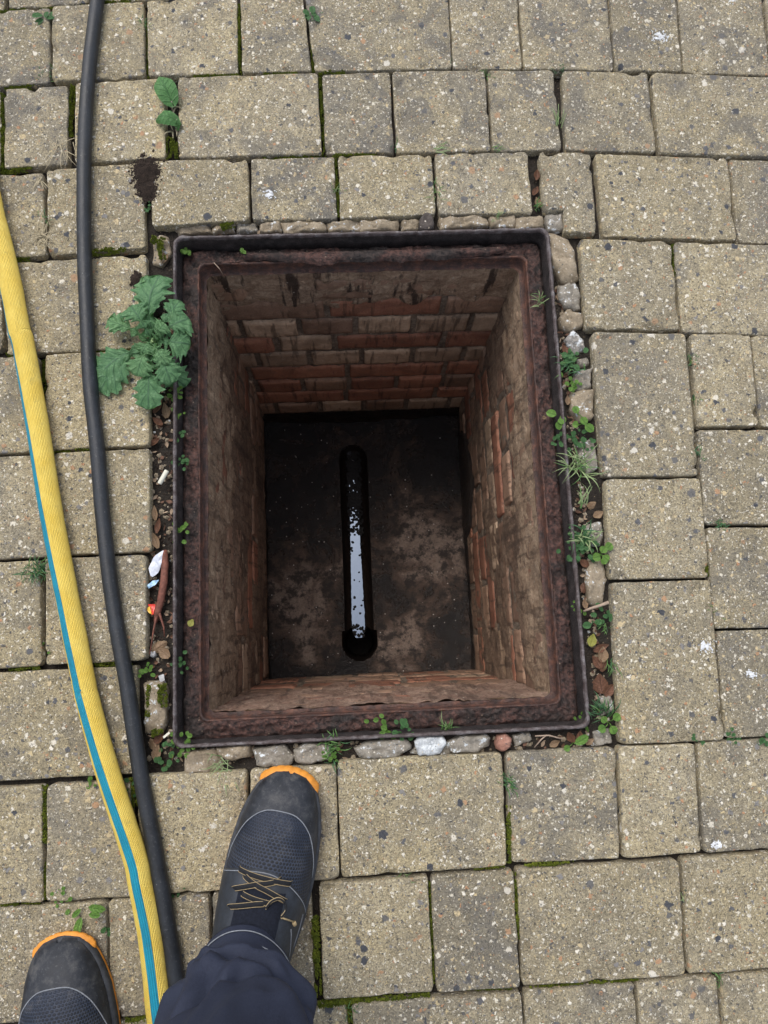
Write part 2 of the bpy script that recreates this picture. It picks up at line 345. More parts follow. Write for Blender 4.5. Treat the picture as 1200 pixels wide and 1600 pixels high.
# ------------------------------------------------------------------ paving blocks
pavement = tag(empty('pavement'), 'buff grey concrete block paving around the open manhole', kind='structure')
def seg_d(p, a, b):
    ab = b - a; t = np.clip(((p - a) @ ab) / (ab @ ab), 0, 1); return np.linalg.norm(p - a - t * ab)
def poly_d(p, pg):
    return min(seg_d(p, pg[i], pg[(i + 1) % len(pg)]) for i in range(len(pg)))
def inside(p, pg):
    c = False; n = len(pg)
    for i in range(n):
        a, b = pg[i], pg[(i + 1) % n]
        if (a[1] > p[1]) != (b[1] > p[1]) and p[0] < (b[0] - a[0]) * (p[1] - a[1]) / (b[1] - a[1]) + a[0]: c = not c
    return c
paver_n = [0]
def paver(px, yel=.5, dirt=.5, notch=None, dz=None):
    paver_n[0] += 1; k = paver_n[0]; rnd = random.Random(k * 31)
    pg = [g(*p)[:2] for p in px]; c_ = np.mean(pg, axis=0)
    pg = [p + np.sign(p - c_) * .0011 for p in pg] if notch is None else pg
    hull = pg if notch is None else [pg[0], pg[1], pg[2], notch]
    c = np.mean(hull, axis=0)
    A, B, Cc, D = hull
    wd = np.linalg.norm(B - A); ht = np.linalg.norm(D - A)
    def samples(L, extra=()):
        e = np.array((0, .0012, .003, .006, .010, .016)) / L
        mid = np.linspace(.024 / L, 1 - .024 / L, max(3, int(L / .017)))
        return sorted(set(np.round(np.r_[e, mid, 1 - e, np.array(extra)], 5)))
    us = samples(wd, ()); vs_ = samples(ht, ())
    tiltx, tilty = rnd.gauss(0, .006), rnd.gauss(0, .006); h0 = rnd.gauss(0, .0012) if dz is None else dz
    mb = MB(); rows = []; out = []
    for v in vs_:
        row = []
        for u in us:
            p = A * (1 - u) * (1 - v) + B * u * (1 - v) + Cc * u * v + D * (1 - u) * v
            d = poly_d(p, pg)
            out.append(notch is not None and not inside(p, pg) and d > .0005)
            # uneven outline and knocked-off corners
            cd = min(np.linalg.norm(p - q) for q in pg)
            rc = .0055 + .004 * nz(p[0], p[1], k, 9)
            if cd < rc: p = p + (c - p) / np.linalg.norm(c - p) * (rc - cd) * .42
            if d < .012:
                wv = .0013 * nz(p[0], p[1], k * 3.1, 45) + .0008 * nz(p[0], p[1], k * 1.7, 170)
                p = p + (c - p) / np.linalg.norm(c - p) * (wv + .0002)
            er = max(.001, .0016 + .0034 * nz(p[0], p[1], k * 2.3, 38))
            z = -(er - math.sqrt(max(0, er * er - (er - min(d, er)) ** 2)))
            if d < .03: z -= max(0., nz(p[0], p[1], k * 5.9, 60) - .24) * .026 * (1 - d / .03)
            z += .0007 * nz(p[0], p[1], k, 60) + .0010 * nz(p[0], p[1], k, 14) + (p - c)[0] * tiltx + (p - c)[1] * tilty + h0
            row.append((p[0], p[1], z))
        rows.append(row)
    mb.grid(rows); n, m = len(vs_), len(us)
    if notch is not None:
        mb.f = [q for q in mb.f if not any(out[i] for i in q)]; mb.mi = [0] * len(mb.f)
    mb.f = [q[::-1] for q in mb.f]
    # skirt
    ec = {}
    for q in mb.f:
        for i in range(4):
            e = (q[i], q[(i + 1) % 4]); ec[tuple(sorted(e))] = ec.get(tuple(sorted(e)), []) + [e]
    dn = {}
    for e, l in ec.items():
        if len(l) == 1:
            a, b = l[0]
            for i in (a, b):
                if i not in dn: dn[i] = len(mb.v); p = mb.v[i]; mb.v.append((p[0], p[1], -.06)); mb.uv.append((0, 0))
            mb.f.append((b, a, dn[a], dn[b])); mb.mi.append(0)
    o = mb.build('paver', M['paver'], pavement, center=(c[0], c[1], 0))
    o.color = (yel + rnd.uniform(-.18, .18), dirt + rnd.uniform(-.2, .2), rnd.uniform(.82, 1.12), 1)
    return o
PAV = [
 # top sliver row
 ([(-140,-110), (4,-118), (4,15), (-140,23)], .5, .6), ([(14,-118), (136,-125), (138,5), (15,13)], .5, .6), ([(146,-126), (290,-134), (292,-5), (147,4)], .5, .5),
 # second row
 ([(-62,22), (78,14), (77,130), (-62,139)], .45, .6), ([(84,12), (223,4), (226,119), (83,128)], .7, .4), ([(230,1), (369,-5), (371,113), (232,117)], .6, .55),
 ([(376,-6), (471,-10), (486,110), (379,113)], .35, .7), ([(477,-12), (699,-14), (705,107), (492,111)], .3, .7), ([(703,-14), (806,-14), (815,107), (709,107)], .35, .65),
 ([(811,-14), (947,-12), (958,109), (820,107)], .2, .7), ([(953,-12), (1055,-8), (1065,111), (963,110)], .15, .8), ([(1060,-8), (1188,-4), (1203,117), (1070,112)], .2, .7), ([(1195,-4), (1330,2), (1345,124), (1209,118)], .2, .7),
 # third row
 ([(-142,146), (0,141), (0,262), (-142,271)], .4, .6), ([(7,140), (105,134), (105,255), (7,262)], .3, .7), ([(119,131), (256,123), (258,247), (118,254)], .85, .25), ([(279,120), (495,116), (502,240), (279,245)], .4, .75),
 ([(504,115), (608,112), (615,237), (509,240)], .35, .75), ([(614,112), (757,110), (766,234), (621,237)], .25, .8), ([(763,110), (864,110), (877,232), (771,234)], .3, .7), ([(879,111), (1011,114), (1024,237), (886,233)], .15, .75), ([(1018,115), (1230,123), (1244,246), (1032,239)], .3, .6),
 # row above the manhole
 ([(-75,277), (65,270), (70,398), (-75,408)], .75, .35), ([(74,266), (222,255), (226,386), (76,398)], .85, .25), ([(237,252), (386,249), (389,343), (238,353)], .55, .5), ([(393,248), (521,246), (526,341), (395,343)], .35, .7),
 ([(529,244), (673,242), (680,334), (532,341)], .6, .5), ([(680,240), (823,238), (832,331), (687,334)], .35, .65), ([(931,240), (1136,247), (1150,375), (943,367)], .45, .4), ([(1142,248), (1280,254), (1296,382), (1156,377)], .2, .6),
 # right of the manhole
 ([(906,374), (1047,378), (1060,515), (917,513)], .55, .3), ([(1054,379), (1265,386), (1280,526), (1066,519)], .4, .4), ([(926,519), (1070,523), (1090,743), (943,744)], .5, .25), ([(1080,523), (1170,524), (1184,664), (1091,666)], .35, .4), ([(1175,524), (1290,528), (1310,666), (1190,666)], .3, .5),
 ([(1092,672), (1305,672), (1318,820), (1102,818)], .4, .4), ([(946,749), (1094,748), (1107,902), (955,904)], .45, .3), ([(1105,825), (1310,825), (1330,978), (1118,981)], .35, .45), ([(957,911), (1109,907), (1131,1156), (971,1163)], .5, .3), ([(1121,987), (1260,983), (1275,1146), (1135,1153)], .35, .4),
 # first row below the manhole
 ([(-92,1236), (64,1229), (66,1409), (-92,1418)], .5, .5), ([(73,1228), (202,1219), (207,1400), (72,1409)], .3, .6), ([(216,1214), (384,1206), (389,1388), (222,1397)], .65, .35), ([(391,1204), (524,1197), (529,1373), (395,1385)], .55, .4),
 ([(528,1190), (783,1178), (791,1352), (534,1370)], .5, .45), ([(792,1177), (961,1169), (967,1341), (799,1349)], .4, .5), ([(968,1168), (1085,1163), (1095,1331), (975,1341)], .45, .45), ([(1091,1162), (1310,1148), (1330,1320), (1101,1331)], .4, .4),
 # second row below
 ([(-62,1424), (164,1411), (168,1591), (-62,1603)], .4, .55), ([(171,1408), (325,1399), (330,1577), (174,1589)], .4, .5), ([(332,1398), (485,1386), (491,1565), (336,1576)], .5, .45), ([(499,1383), (667,1371), (676,1548), (506,1562)], .55, .35),
 ([(674,1370), (801,1361), (811,1541), (683,1549)], .35, .6), ([(808,1360), (1060,1346), (1070,1523), (818,1541)], .5, .35), ([(1067,1343), (1300,1328), (1320,1505), (1077,1520)], .5, .3),
 # lowest row
 ([(60,1605), (282,1592), (288,1772), (60,1785)], .4, .5), ([(290,1588), (541,1571), (551,1750), (296,1770)], .45, .5), ([(551,1570), (814,1553), (824,1730), (560,1750)], .4, .5), ([(820,1551), (991,1538), (1000,1716), (830,1730)], .4, .4), ([(997,1537), (1121,1528), (1132,1706), (1006,1716)], .35, .5), ([(1127,1526), (1300,1514), (1315,1690), (1137,1706)], .45, .4),
 # left column
 ([(-140,418), (1,411), (2,545), (-140,553)], .6, .4), ([(8,411), (226,397), (231,542), (10,553)], .7, .4), ([(-100,561), (57,556), (60,704), (-100,712)], .7, .4), ([(71,554), (231,548), (232,695), (73,703)], .85, .25),
 ([(-160,719), (72,711), (74,869), (-160,880)], .6, .5), ([(79,709), (232,702), (234,861), (81,867)], .75, .3), ([(-90,884), (62,876), (63,1040), (-90,1048)], .6, .5), ([(72,874), (227,867), (228,1031), (73,1038)], .6, .4), ([(-20,1053), (212,1041), (213,1208), (-18,1221)], .6, .45),
]
PO = [paver(*a) for a in PAV]
PO.append(paver([(843,237), (922,239), (932,365), (881,363), (879,331), (850,330)], .4, .4, notch=g(851,362)[:2]))

# the same paving carried on beyond the photograph, one joined part
mb = MB(); rnd = random.Random(5)
y = -2.6
while y < 2.6:
    x = -2.6 - rnd.random() * .15
    while x < 2.6:
        wdt = rnd.choice((.115, .155, .155, .235)); cx, cy = x + wdt / 2, y + .078
        if not (-.70 < cx < .80 and -.93 < cy < .93):
            z0 = -.005 + rnd.gauss(0, .001); a, b = wdt / 2, .076
            v = []
            for q, zz in ((0, -.05), (0, z0 - .004), (.004, z0)):
                v += [(cx - a + q, cy - b + q, zz), (cx + a - q, cy - b + q, zz), (cx + a - q, cy + b - q, zz), (cx - a + q, cy + b - q, zz)]
            f = [(8, 9, 10, 11)] + [(r * 4 + i, r * 4 + (i + 1) % 4, r * 4 + 4 + (i + 1) % 4, r * 4 + 4 + i) for r in (0, 1) for i in range(4)]
            mb.add(v, f)
        x += wdt + .008
    y += .165
o = mb.build('outer_paving', M['paver'], pavement, smooth=False); o['kind'] = 'stuff'; o.color = (.45, .5, 1, 1)

# broken blocks and mortar stones packed round the frame
M['st_grey'] = m_stone('grey_rubble', (.22, .195, .155), (.38, .35, .30), .12); M['st_tan'] = m_stone('tan_rubble', (.25, .20, .135), (.42, .35, .255), .06)
M['st_lich'] = m_stone('lichen_stone', (.24, .225, .20), (.38, .36, .33), .28); M['st_red'] = m_stone('red_pebble', (.32, .15, .105), (.44, .24, .18))
def smooth_poly(pg, n):
    """resample a closed outline with slightly rounded corners"""
    pg = np.array(pg); out = []
    L = np.r_[0, np.cumsum(np.linalg.norm(np.roll(pg, -1, 0) - pg, axis=1))]
    q = np.vstack((pg, pg[:1]))
    for t in np.linspace(0, L[-1], n, endpoint=False):
        i = np.searchsorted(L, t, 'right') - 1; out.append(q[i] + (q[i + 1] - q[i]) * (t - L[i]) / (L[i + 1] - L[i]))
    out = np.array(out)
    return .03 * np.roll(out, 1, 0) + .94 * out + .03 * np.roll(out, -1, 0)
def stone(px, mat, top=.0, name='stone', parent=None, crown=.006, zpx=None, depth=.03, rough=1., n=26):
    z0 = top if zpx is None else zpx
    pg = smooth_poly([g(*p, z0)[:2] for p in px], n); c = pg.mean(0); k = px[0][0] * .37
    size = np.linalg.norm(pg - c, axis=1).mean()
    rs = [0, .2, .4, .58, .74, .86, .95, 1.0]
    mb = MB(); rows = []
    for r in rs:
        row = []
        for q in pg:
            p = c + (q - c) * r * 1.09
            rr = 1 + (.13 * nz(q[0], q[1], k, 75) + .07 * nz(q[0], q[1], k, 260)) * min(1, rough)
            p = c + (p - c) * rr
            z = top - crown * (r ** 9) * 1.1 + (.0042 * fbm(p[0], p[1], k, 120, 4) + .006 * nz(p[0], p[1], k, 45)) * rough
            row.append((p[0], p[1], z))
        rows.append(row)
    last = rows[-1]
    rows.append([((p[0] - c[0]) * 1.03 + c[0], (p[1] - c[1]) * 1.03 + c[1], top - crown - .006) for p in last])
    rows.append([((p[0] - c[0]) * 1.0 + c[0], (p[1] - c[1]) * 1.0 + c[1], top - depth) for p in last])
    mb.grid(rows, None, 0, True)
    area = sum(pg[i][0] * pg[(i + 1) % n][1] - pg[(i + 1) % n][0] * pg[i][1] for i in range(n))
    if area < 0: mb.f = [q[::-1] for q in mb.f]
    mb.f = [q[::-1] for q in mb.f]
    mb.f = [q[::-1] for q in mb.f]
    return mb.build(name, mat, parent, center=(c[0], c[1], top))
G_, T_, L_ = M['st_grey'], M['st_tan'], M['st_lich']
for px, mt, tp in [
 # right side
 ([(861,365), (888,371), (899,397), (905,432), (880,437), (870,420), (862,388)], T_, -.001), ([(875,445), (901,440), (908,462), (908,480), (885,478), (876,465)], G_, -.004), ([(876,495), (890,481), (910,487), (912,508), (891,515), (878,507)], T_, -.006),
 ([(884,530), (896,515), (912,528), (914,545), (896,550)], L_, -.008), ([(903,561), (919,556), (922,570), (906,573)], G_, -.012), ([(900,577), (925,576), (923,604), (906,608), (897,600)], G_, -.007), ([(895,612), (927,608), (928,650), (906,655), (893,640)], T_, -.006),
 ([(905,692), (930,685), (934,728), (918,742), (906,722)], G_, -.010), ([(915,822), (938,816), (945,838), (938,852), (914,850)], G_, -.010), ([(921,880), (942,876), (948,905), (942,943), (922,940), (917,905)], T_, -.008), ([(936,1090), (955,1086), (962,1108), (940,1120)], G_, -.011), ([(930,1145), (953,1139), (957,1160), (932,1167)], G_, -.010),
 # bottom side
 ([(287,1178), (330,1172), (344,1186), (341,1206), (292,1208)], T_, -.004), ([(337,1170), (387,1165), (390,1183), (360,1190), (342,1184)], T_, -.003), ([(396,1172), (440,1166), (457,1180), (450,1197), (400,1199)], G_, -.004), ([(459,1173), (478,1163), (512,1166), (515,1186), (482,1195), (462,1188)], G_, -.002),
 ([(558,1170), (575,1160), (635,1157), (645,1170), (620,1184), (565,1187)], G_, -.003), ([(704,1162), (715,1153), (757,1149), (769,1162), (748,1176), (708,1177)], G_, -.003), ([(803,1150), (828,1144), (832,1156), (807,1168)], G_, -.010), ([(650,1165), (642,1178), (700,1182), (702,1160)], G_, -.012),
 # top side
 ([(275,357), (325,349), (330,362), (280,365)], T_, -.011), ([(332,351), (362,347), (366,361), (334,363)], T_, -.009), ([(368,348), (400,346), (402,361), (370,362)], G_, -.010), ([(405,347), (437,346), (439,361), (407,361)], T_, -.006), ([(443,348), (452,345), (506,345), (508,360), (446,362)], T_, -.004), ([(512,346), (560,344), (562,359), (515,360)], T_, -.006),
 ([(564,345), (622,342), (620,359), (566,360)], T_, -.004), ([(627,344), (655,342), (655,358), (628,359)], T_, -.008), ([(688,338), (757,336), (761,351), (690,357)], T_, -.004), ([(764,337), (803,335), (805,353), (768,354)], T_, -.006), ([(807,338), (848,334), (850,353), (809,358)], T_, -.005), ([(854,335), (880,332), (880,357), (858,360)], G_, -.006),
 # left side
 ([(224,1072), (250,1066), (258,1080), (256,1130), (246,1147), (226,1142)], T_, -.004), ([(238,372), (262,366), (265,398), (252,415), (238,410)], T_, -.010)]:
    stone(px, mt, tp, 'stone', pavement, crown=.005 + random.random() * .003)

# ------------------------------------------------------------------ cast iron frame
frame = tag(empty('manhole_frame', (0, 0, 0)), 'open rectangular cast iron manhole frame, worn grey rim and rusty inner lip', 'manhole frame')
def rect_pts(x0, x1, y0, y1, rad, per=40, nc=5):
    out = []
    for (cx, cy, a0) in ((x1 - rad, y1 - rad, 0), (x0 + rad, y1 - rad, 90), (x0 + rad, y0 + rad, 180), (x1 - rad, y0 + rad, 270)):
        for i in range(nc + 1):
            a = R(a0 + 90 * i / nc); out.append((cx + rad * math.cos(a), cy + rad * math.sin(a)))
    pts = []
    for i in range(len(out)):
        a, b = np.array(out[i]), np.array(out[(i + 1) % len(out)]); L = np.linalg.norm(b - a); m = max(1, int(L / .009))
        for j in range(m): pts.append(a + (b - a) * j / m)
    return pts
def profile(rings, name, mat, parent, wob=.0008, ws=60):
    """rings: list of (inset, z, corner radius); lofted round the frame"""
    mb = MB(); rows = []
    base = None
    for k, (ins, z, rad) in enumerate(rings):
        # the same parameterisation for each ring: scale the outer outline
        if base is None: base = rect_pts(X0, X1, Y0, Y1, .014)
        row = []
        for p in base:
            hx, hy = (X1 - X0) / 2, (Y1 - Y0) / 2; cx, cy = (X0 + X1) / 2, (Y0 + Y1) / 2
            q = ((p[0] - cx) * (hx - ins) / hx + cx, (p[1] - cy) * (hy - ins) / hy + cy)
            e = wob * nz(q[0], q[1], k * .7, ws) + wob * .7 * nz(q[0], q[1], k * .3, ws * 4)
            row.append((q[0] + e, q[1] + e, z + e))
        rows.append(row)
    mb.grid(rows, None, 0, True)
    return mb.build(name, mat, parent)
profile([(.0005, -.07, 0), (.0, -.004, 0), (.0005, .0012, 0), (.002, .0028, 0), (.0038, .0026, 0), (.0052, .0006, 0), (.0056, -.004, 0)], 'outer_rim', M['rim'], frame, .0011, 90)
profile([(.0056, -.0035, 0), (.0066, -.012, 0), (.0082, -.05, 0)], 'rim_wall', M['grimy'], frame, .0011, 90)
profile([(.0082, -.046, 0), (.034, -.046, 0)], 'ledge', M['rust'], frame)
profile([(.0325, -.05, 0), (.0325, -.030, 0), (.0338, -.0275, 0), (.0356, -.0275, 0), (.0368, -.031, 0), (.0376, -.050, 0), (.044, -.052, 0)], 'inner_lip', M['rust'], frame, .0013, 110)
# packed dirt in the groove between rim and lip, lumpy and spilling over the lip
mb = MB(); rows = []
base = rect_pts(X0, X1, Y0, Y1, .014); cx, cy = (X0 + X1) / 2, (Y0 + Y1) / 2; hx, hy = (X1 - X0) / 2, (Y1 - Y0) / 2
dense = []
for i in range(len(base)):
    a, b = base[i], base[(i + 1) % len(base)]
    for j in range(3): dense.append(a + (b - a) * j / 3)
for ins in np.linspace(.0074, .0342, 18):
    row = []
    for p in dense:
        q = ((p[0] - cx) * (hx - ins) / hx + cx, (p[1] - cy) * (hy - ins) / hy + cy)
        t_ = (ins - .0074) / .026
        far_side = max(0, (q[1] - .33) / .06)
        z = -.0315 + .003 * t_ + .0085 * fbm(q[0], q[1], 0, 42, 5) * (.5 + .5 * math.sin(math.pi * min(1, t_ * 1.05))) + .0035 * nz(q[0], q[1], 1, 190) - .006 * max(0, 1 - t_ * 5)
        row.append((q[0], q[1], z))
    rows.append(row)
mb.grid(rows, None, 0, True)
o = mb.build('packed_dirt', M['dirt'], frame); o['kind'] = 'stuff'
# crust of dirt lying over the lip on the far side and the right corner
def crust(pts, zc, name, mat, parent, th=.006, seed=0):
    mb = MB(); rows = []
    for (p, wv) in pts:
        rows.append([(p[0] + wv[0] * s, p[1] + wv[1] * s, zc + th * (1 - (2 * abs(s - .5)) ** 3) * (.6 + .8 * abs(fbm(p[0] + wv[0] * s, p[1] + wv[1] * s, seed, 55, 3))) - .004) for s in np.linspace(0, 1, 7)])
    mb.grid(rows); return mb.build(name, mat, parent)
xs_ = np.linspace(-.20, .24, 80)
o = crust([((x, .386), (0, (-.0205 - .012 * max(0, nz(x, 1, 0, 22)) - .005 * nz(x, 2, 0, 70)) * min(1, .55 + 4 * min(x + .20, .24 - x)))) for x in xs_], -.0215, 'packed_dirt', M['dirt'], frame, .011); o['kind'] = 'stuff'
ys_ = np.linspace(-.2, -.08, 24)
o = crust([((.301, y_), (-.019 - .006 * nz(y_, 1, 0, 40), 0)) for y_ in ys_], -.034, 'packed_dirt', M['dirt'], frame, .009, 3); o['kind'] = 'stuff'

# ------------------------------------------------------------------ brick chamber
chamber = tag(empty('inspection_chamber', (0, 0, -.9)), 'deep brick lined drain chamber with stained walls and a dark wet floor', 'inspection chamber')
ZT, ZB = -.054, -.772
CT = {'l': -.2735, 'r': .2735, 'b': .3705, 'f': -.3655}; CB = {'l': -.2640, 'r': .2600, 'b': .3340, 'f': -.3535}
def wl(side, z):
    t_ = (z - ZT) / (ZB - ZT); return CT[side] + (CB[side] - CT[side]) * t_
def wall_pt(side, s, z, off):
    """point on a wall: s along it (metres from the middle), z height, off into the room"""
    q = wl(side, z)
    if side == 'b': return (s, q - off, z)
    if side == 'f': return (s, q + off, z)
    if side == 'l': return (q + off, s, z)
    return (q - off, s, z)
LIM = {'b': (-.285, .285), 'f': (-.285, .285), 'l': (-.375, .385), 'r': (-.375, .385)}
def wall_grid(side, s0, s1, z0, z1, fn, ds=.009):
    ss = np.linspace(s0, s1, max(2, int((s1 - s0) / ds))); zz = np.linspace(z0, z1, max(2, int(abs(z1 - z0) / ds)))
    P = [[wall_pt(side, s, z, fn(s, z)) for s in ss] for z in zz]
    return P
def orient(mb, side):
    # make the faces look into the room
    nrm = {'b': (0, -1), 'f': (0, 1), 'l': (1, 0), 'r': (-1, 0)}[side]
    q = mb.f[0]; a, b, c = (np.array(mb.v[i]) for i in q[:3]); nn = np.cross(b - a, c - a)
    if nn[0] * nrm[0] + nn[1] * nrm[1] < 0: mb.f = [q[::-1] for q in mb.f]
brk = 0
for side in 'blrf':
    sd = {'b': 1, 'l': 2, 'r': 3, 'f': 4}[side]; lo, hi = LIM[side]
    mb = MB(); mb.grid(wall_grid(side, lo, hi, ZT + .004, ZB - .004, lambda s, z: (-.0006 if sd == 1 else .0008) + .0030 * fbm(s, z, sd, 45, 4) + .002 * nz(s, z, sd, 160))); orient(mb, side)
    # a rough top edge turned back under the frame and a bottom edge turned back over the base
    ss = np.linspace(lo, hi, 40)
    mb.grid([[wall_pt(side, s, ZB - .004, 0) for s in ss], [wall_pt(side, s, ZB - .004, -.04) for s in ss]])
    wall = mb.build('brick_wall', M['mortar'], chamber, center=(0, 0, -.9))
    rnd = random.Random(sd * 11)
    for r in range(9):
        zc = -.083 - .0765 * r - .036
        header = (r % 2 == 0)
        pitch = .1135 if header else .226
        s = lo + rnd.uniform(0, .03) - (.0 if header else .11)
        if side == 'b': s = {0: -.31, 1: -.29, 2: -.35, 3: -.285, 4: -.335, 5: -.252, 6: -.36, 7: -.26, 8: -.33}[r]
        j = 0
        while s < hi:
            L = pitch - .010 - rnd.uniform(0, .006)
            if side == 'b' and r == 3: L = (.098, .108, .216, .2)[min(j, 3)]
            a, b = max(s, lo + .001), min(s + L, hi - .001)
            if b - a > .018:
                if side == 'b': pool = {0: 'nnb', 1: 'rnn', 2: 'bbnb', 3: 'rb', 4: 'b', 5: 'r', 6: 'rnrb', 7: 'rrr', 8: 'bbn'}[r]
                else: pool = 'rrn' if not header else 'bnnnr'
                mt = {'n': M['brown'], 'b': M['buff'], 'r': M['red']}[rnd.choice(pool)]
                if side == 'b' and r == 3: mt = (M['red'], M['buff'], M['red'], M['red'])[min(j, 3)]
                hz = .0325 + rnd.uniform(-.002, .001); k = sd * 100 + r * 17 + j; pr = (.0046 if side == 'b' else .0034) + rnd.uniform(-.0016, .0022); tl = rnd.gauss(0, .01)
                na = max(4, int((b - a) / .012)); zz = np.array((-1.05, -1, -.9, -.6, -.2, .2, .6, .9, 1, 1.05)) * hz
                us = np.r_[a - .0004, a, a + .003, np.linspace(a + .01, b - .01, na), b - .003, b, b + .0004]
                mb = MB(); rows = []
                for z in zz:
                    row = []
                    for u in us:
                        du = min(u - a, b - u); dz_ = hz - abs(z)
                        e = min(du, dz_); off = pr + .0016 * nz(u, z, k, 50) + .0009 * nz(u, z, k, 190) + tl * z
                        er = .0035 + .003 * max(0, nz(u, z, k + 9, 40))
                        if e < er: off -= (er - math.sqrt(max(0, er * er - (er - max(e, 0)) ** 2))) * .9
                        if e <= -.0001: off = -.006
                        w_ = .0016 * nz(u, z, k + 4, 45) if e < .012 else 0
                        row.append(wall_pt(side, u + w_, zc + z + w_, off))
                    rows.append(row)
                mb.grid(rows); orient(mb, side)
                ce = wall_pt(side, (a + b) / 2, zc, 0)
                mb.build('brick', mt, wall, center=ce); brk += 1
            s += L + (.012 if not (side == 'b' and r == 3) else .013); j += 1
    # render smeared over the upper courses
    dep = {'b': .13, 'l': .24, 'r': .16, 'f': .34}[side]
    def cover(s, z):
        dn = (ZT - z)
        edge = dep * (1 + .55 * fbm(s, 0, sd * 3, 9, 3)) + .02 * nz(s, z, sd, 40)
        return edge - dn
    mb = MB(); zend = ZT - dep * 1.7
    mb.grid(wall_grid(side, lo, hi, ZT + .003, zend, lambda s, z: (.0065 + .0045 * fbm(s, z, sd, 28, 5) + .002 * nz(s, z, sd, 120)) * min(1, max(-1.5, cover(s, z) / .018)) - .0005, .007)); orient(mb, side)
    if side in 'lr':                         # mud and mortar smeared thinly over the courses
        m2 = MB(); m2.grid(wall_grid(side, lo, hi, -.16, -.755, lambda s, z: (.0052 + .0022 * fbm(s, z, sd + 5, 40, 4) + .0012 * nz(s, z, sd, 130)) * min(1, max(-1.5, (fbm(s * .55, z, sd * 2.7, 8, 4) + (.14 if side == 'l' else .03)) / .10)) - .0004, .008)); orient(m2, side)
        m2.build('mud_smear', M['mud'], wall, center=(0, 0, -.9))
    mb.build('mortar_render', M['renderp'] if side == 'f' else M['renderb'] if side == 'b' else M['render'], wall, center=(0, 0, -.9))
# haunching fillets under the frame: rough mortar bedding
mb = MB(); rows = []
for k, (t_, dz_) in enumerate(((0, .0), (.25, -.004), (.6, -.02), (1, -.045))):
    row = []
    for p in rect_pts(-.2735, .2735, -.3662, .3705, .02):
        off = .006 * (1 - t_) + .005 * fbm(p[0], p[1], k * .4, 40, 3)
        n_ = np.array((-p[0] / .2735, -(p[1] - .005) / .365)); ax = 0 if abs(n_[0]) > abs(n_[1]) else 1
        q = np.array(p); q[ax] += math.copysign(off, n_[ax]); q -= 0
        row.append((q[0], q[1], -.054 + dz_ + .003 * nz(p[0], p[1], 0, 60)))
    rows.append(row)
mb.grid(rows, None, 0, True); mb.build('mortar_bedding', M['render'], chamber, center=(0, 0, -.9))
# base walls: dark slimy concrete below the bricks
mb = MB()
for side in 'blrf':
    lo, hi = LIM[side]; m2 = MB()
    m2.grid(wall_grid(side, lo, hi, ZB, ZF - .03, lambda s, z: -.006 + .005 * fbm(s, z, 5, 18, 4) + .0015 * nz(s, z, 2, 120)))
    orient(m2, side); mb.add(m2.v, m2.f)
mb.build('base_wall', M['slime'], chamber, center=(0, 0, -.9))
# dark slime patch creeping up the right wall
mb = MB(); rows = []
for i in range(26):
    a = i / 25; yc = .27 - .30 * a
    hgt = .02 + .135 * math.sin(math.pi * a) ** .7 * (1 + .25 * nz(a, 0, 0, 6))
    rows.append([wall_pt('r', yc + .004 * nz(a, s, 0, 9), ZB - .004 + hgt * s, .0105 * min(1, (1 - s) * 9) * min(1, min(a, 1 - a) * 14 + .1) + .002 * fbm(yc, s * .1, 0, 60, 3) - .001) for s in np.linspace(0, 1, 12)])
mb.grid(rows); orient(mb, 'r'); mb.build('slime', M['slime'], chamber, center=(0, 0, -.9))
# benching floor with a half round channel let into it
CXc, CY0, CY1 = -.030, -.325, .272           # channel centre line and ends
def chw(y):                                  # channel half width
    return .0365 + .003 * max(0, -(y + .05)) / .28
def fl(x, y):
    hw = chw(y); dx = abs(x - CXc); base_ = ZF + .022 * min(1, max(0, dx - hw) / .2) + .004 * fbm(x, y, 0, 16, 4) + .0012 * nz(x, y, 0, 120)
    yy = y
    if y < -.245: hw2 = .047; e = (y + .275); d = math.hypot(dx, e if y < -.275 else 0); hw = hw2 if d < hw2 else hw
    dsump = math.hypot(dx, y + .276)
    if dsump < .046: return ZF - .012 - .24 * min(1, (.046 - dsump) / .006), True
    # distance inside the capsule
    ya = min(max(y, CY0 + .045), CY1 - .04); d = math.hypot(dx, y - ya)
    if d < hw:
        dep_ = math.sqrt(max(0, 1 - (d / hw) ** 2)) * .048
        return base_ - .006 - dep_, True
    return base_, False
mb = MB(); m2 = MB()
gx = sorted(set(np.round(np.r_[np.arange(-.30, .301, .008), np.arange(CXc - .056, CXc + .057, .0028)], 4))); gy = sorted(set(np.round(np.r_[np.arange(-.39, .391, .008), np.arange(-.33, -.22, .0035), np.arange(.22, .28, .0035)], 4)))
P = [[(x, y, fl(x, y)[0]) for x in gx] for y in gy]; inn = [[fl(x, y)[1] for x in gx] for y in gy]
mb.grid(P); fl_in = [v for r_ in inn for v in r_]
F_in = [q for q in mb.f if sum(fl_in[i] for i in q) >= 2]; F_out = [q for q in mb.f if sum(fl_in[i] for i in q) < 2]
vv = mb.v; mb.f = F_out; mb.mi = [0] * len(F_out); mb.build('benching', M['floor'], chamber, center=(0, 0, -.9))
used = sorted({i for q in F_in for i in q}); mp = {i: k for k, i in enumerate(used)}
m2.add([vv[i] for i in used], [tuple(mp[i] for i in q) for q in F_in]); m2.build('channel', M['channel'], chamber, center=(0, 0, -.9))
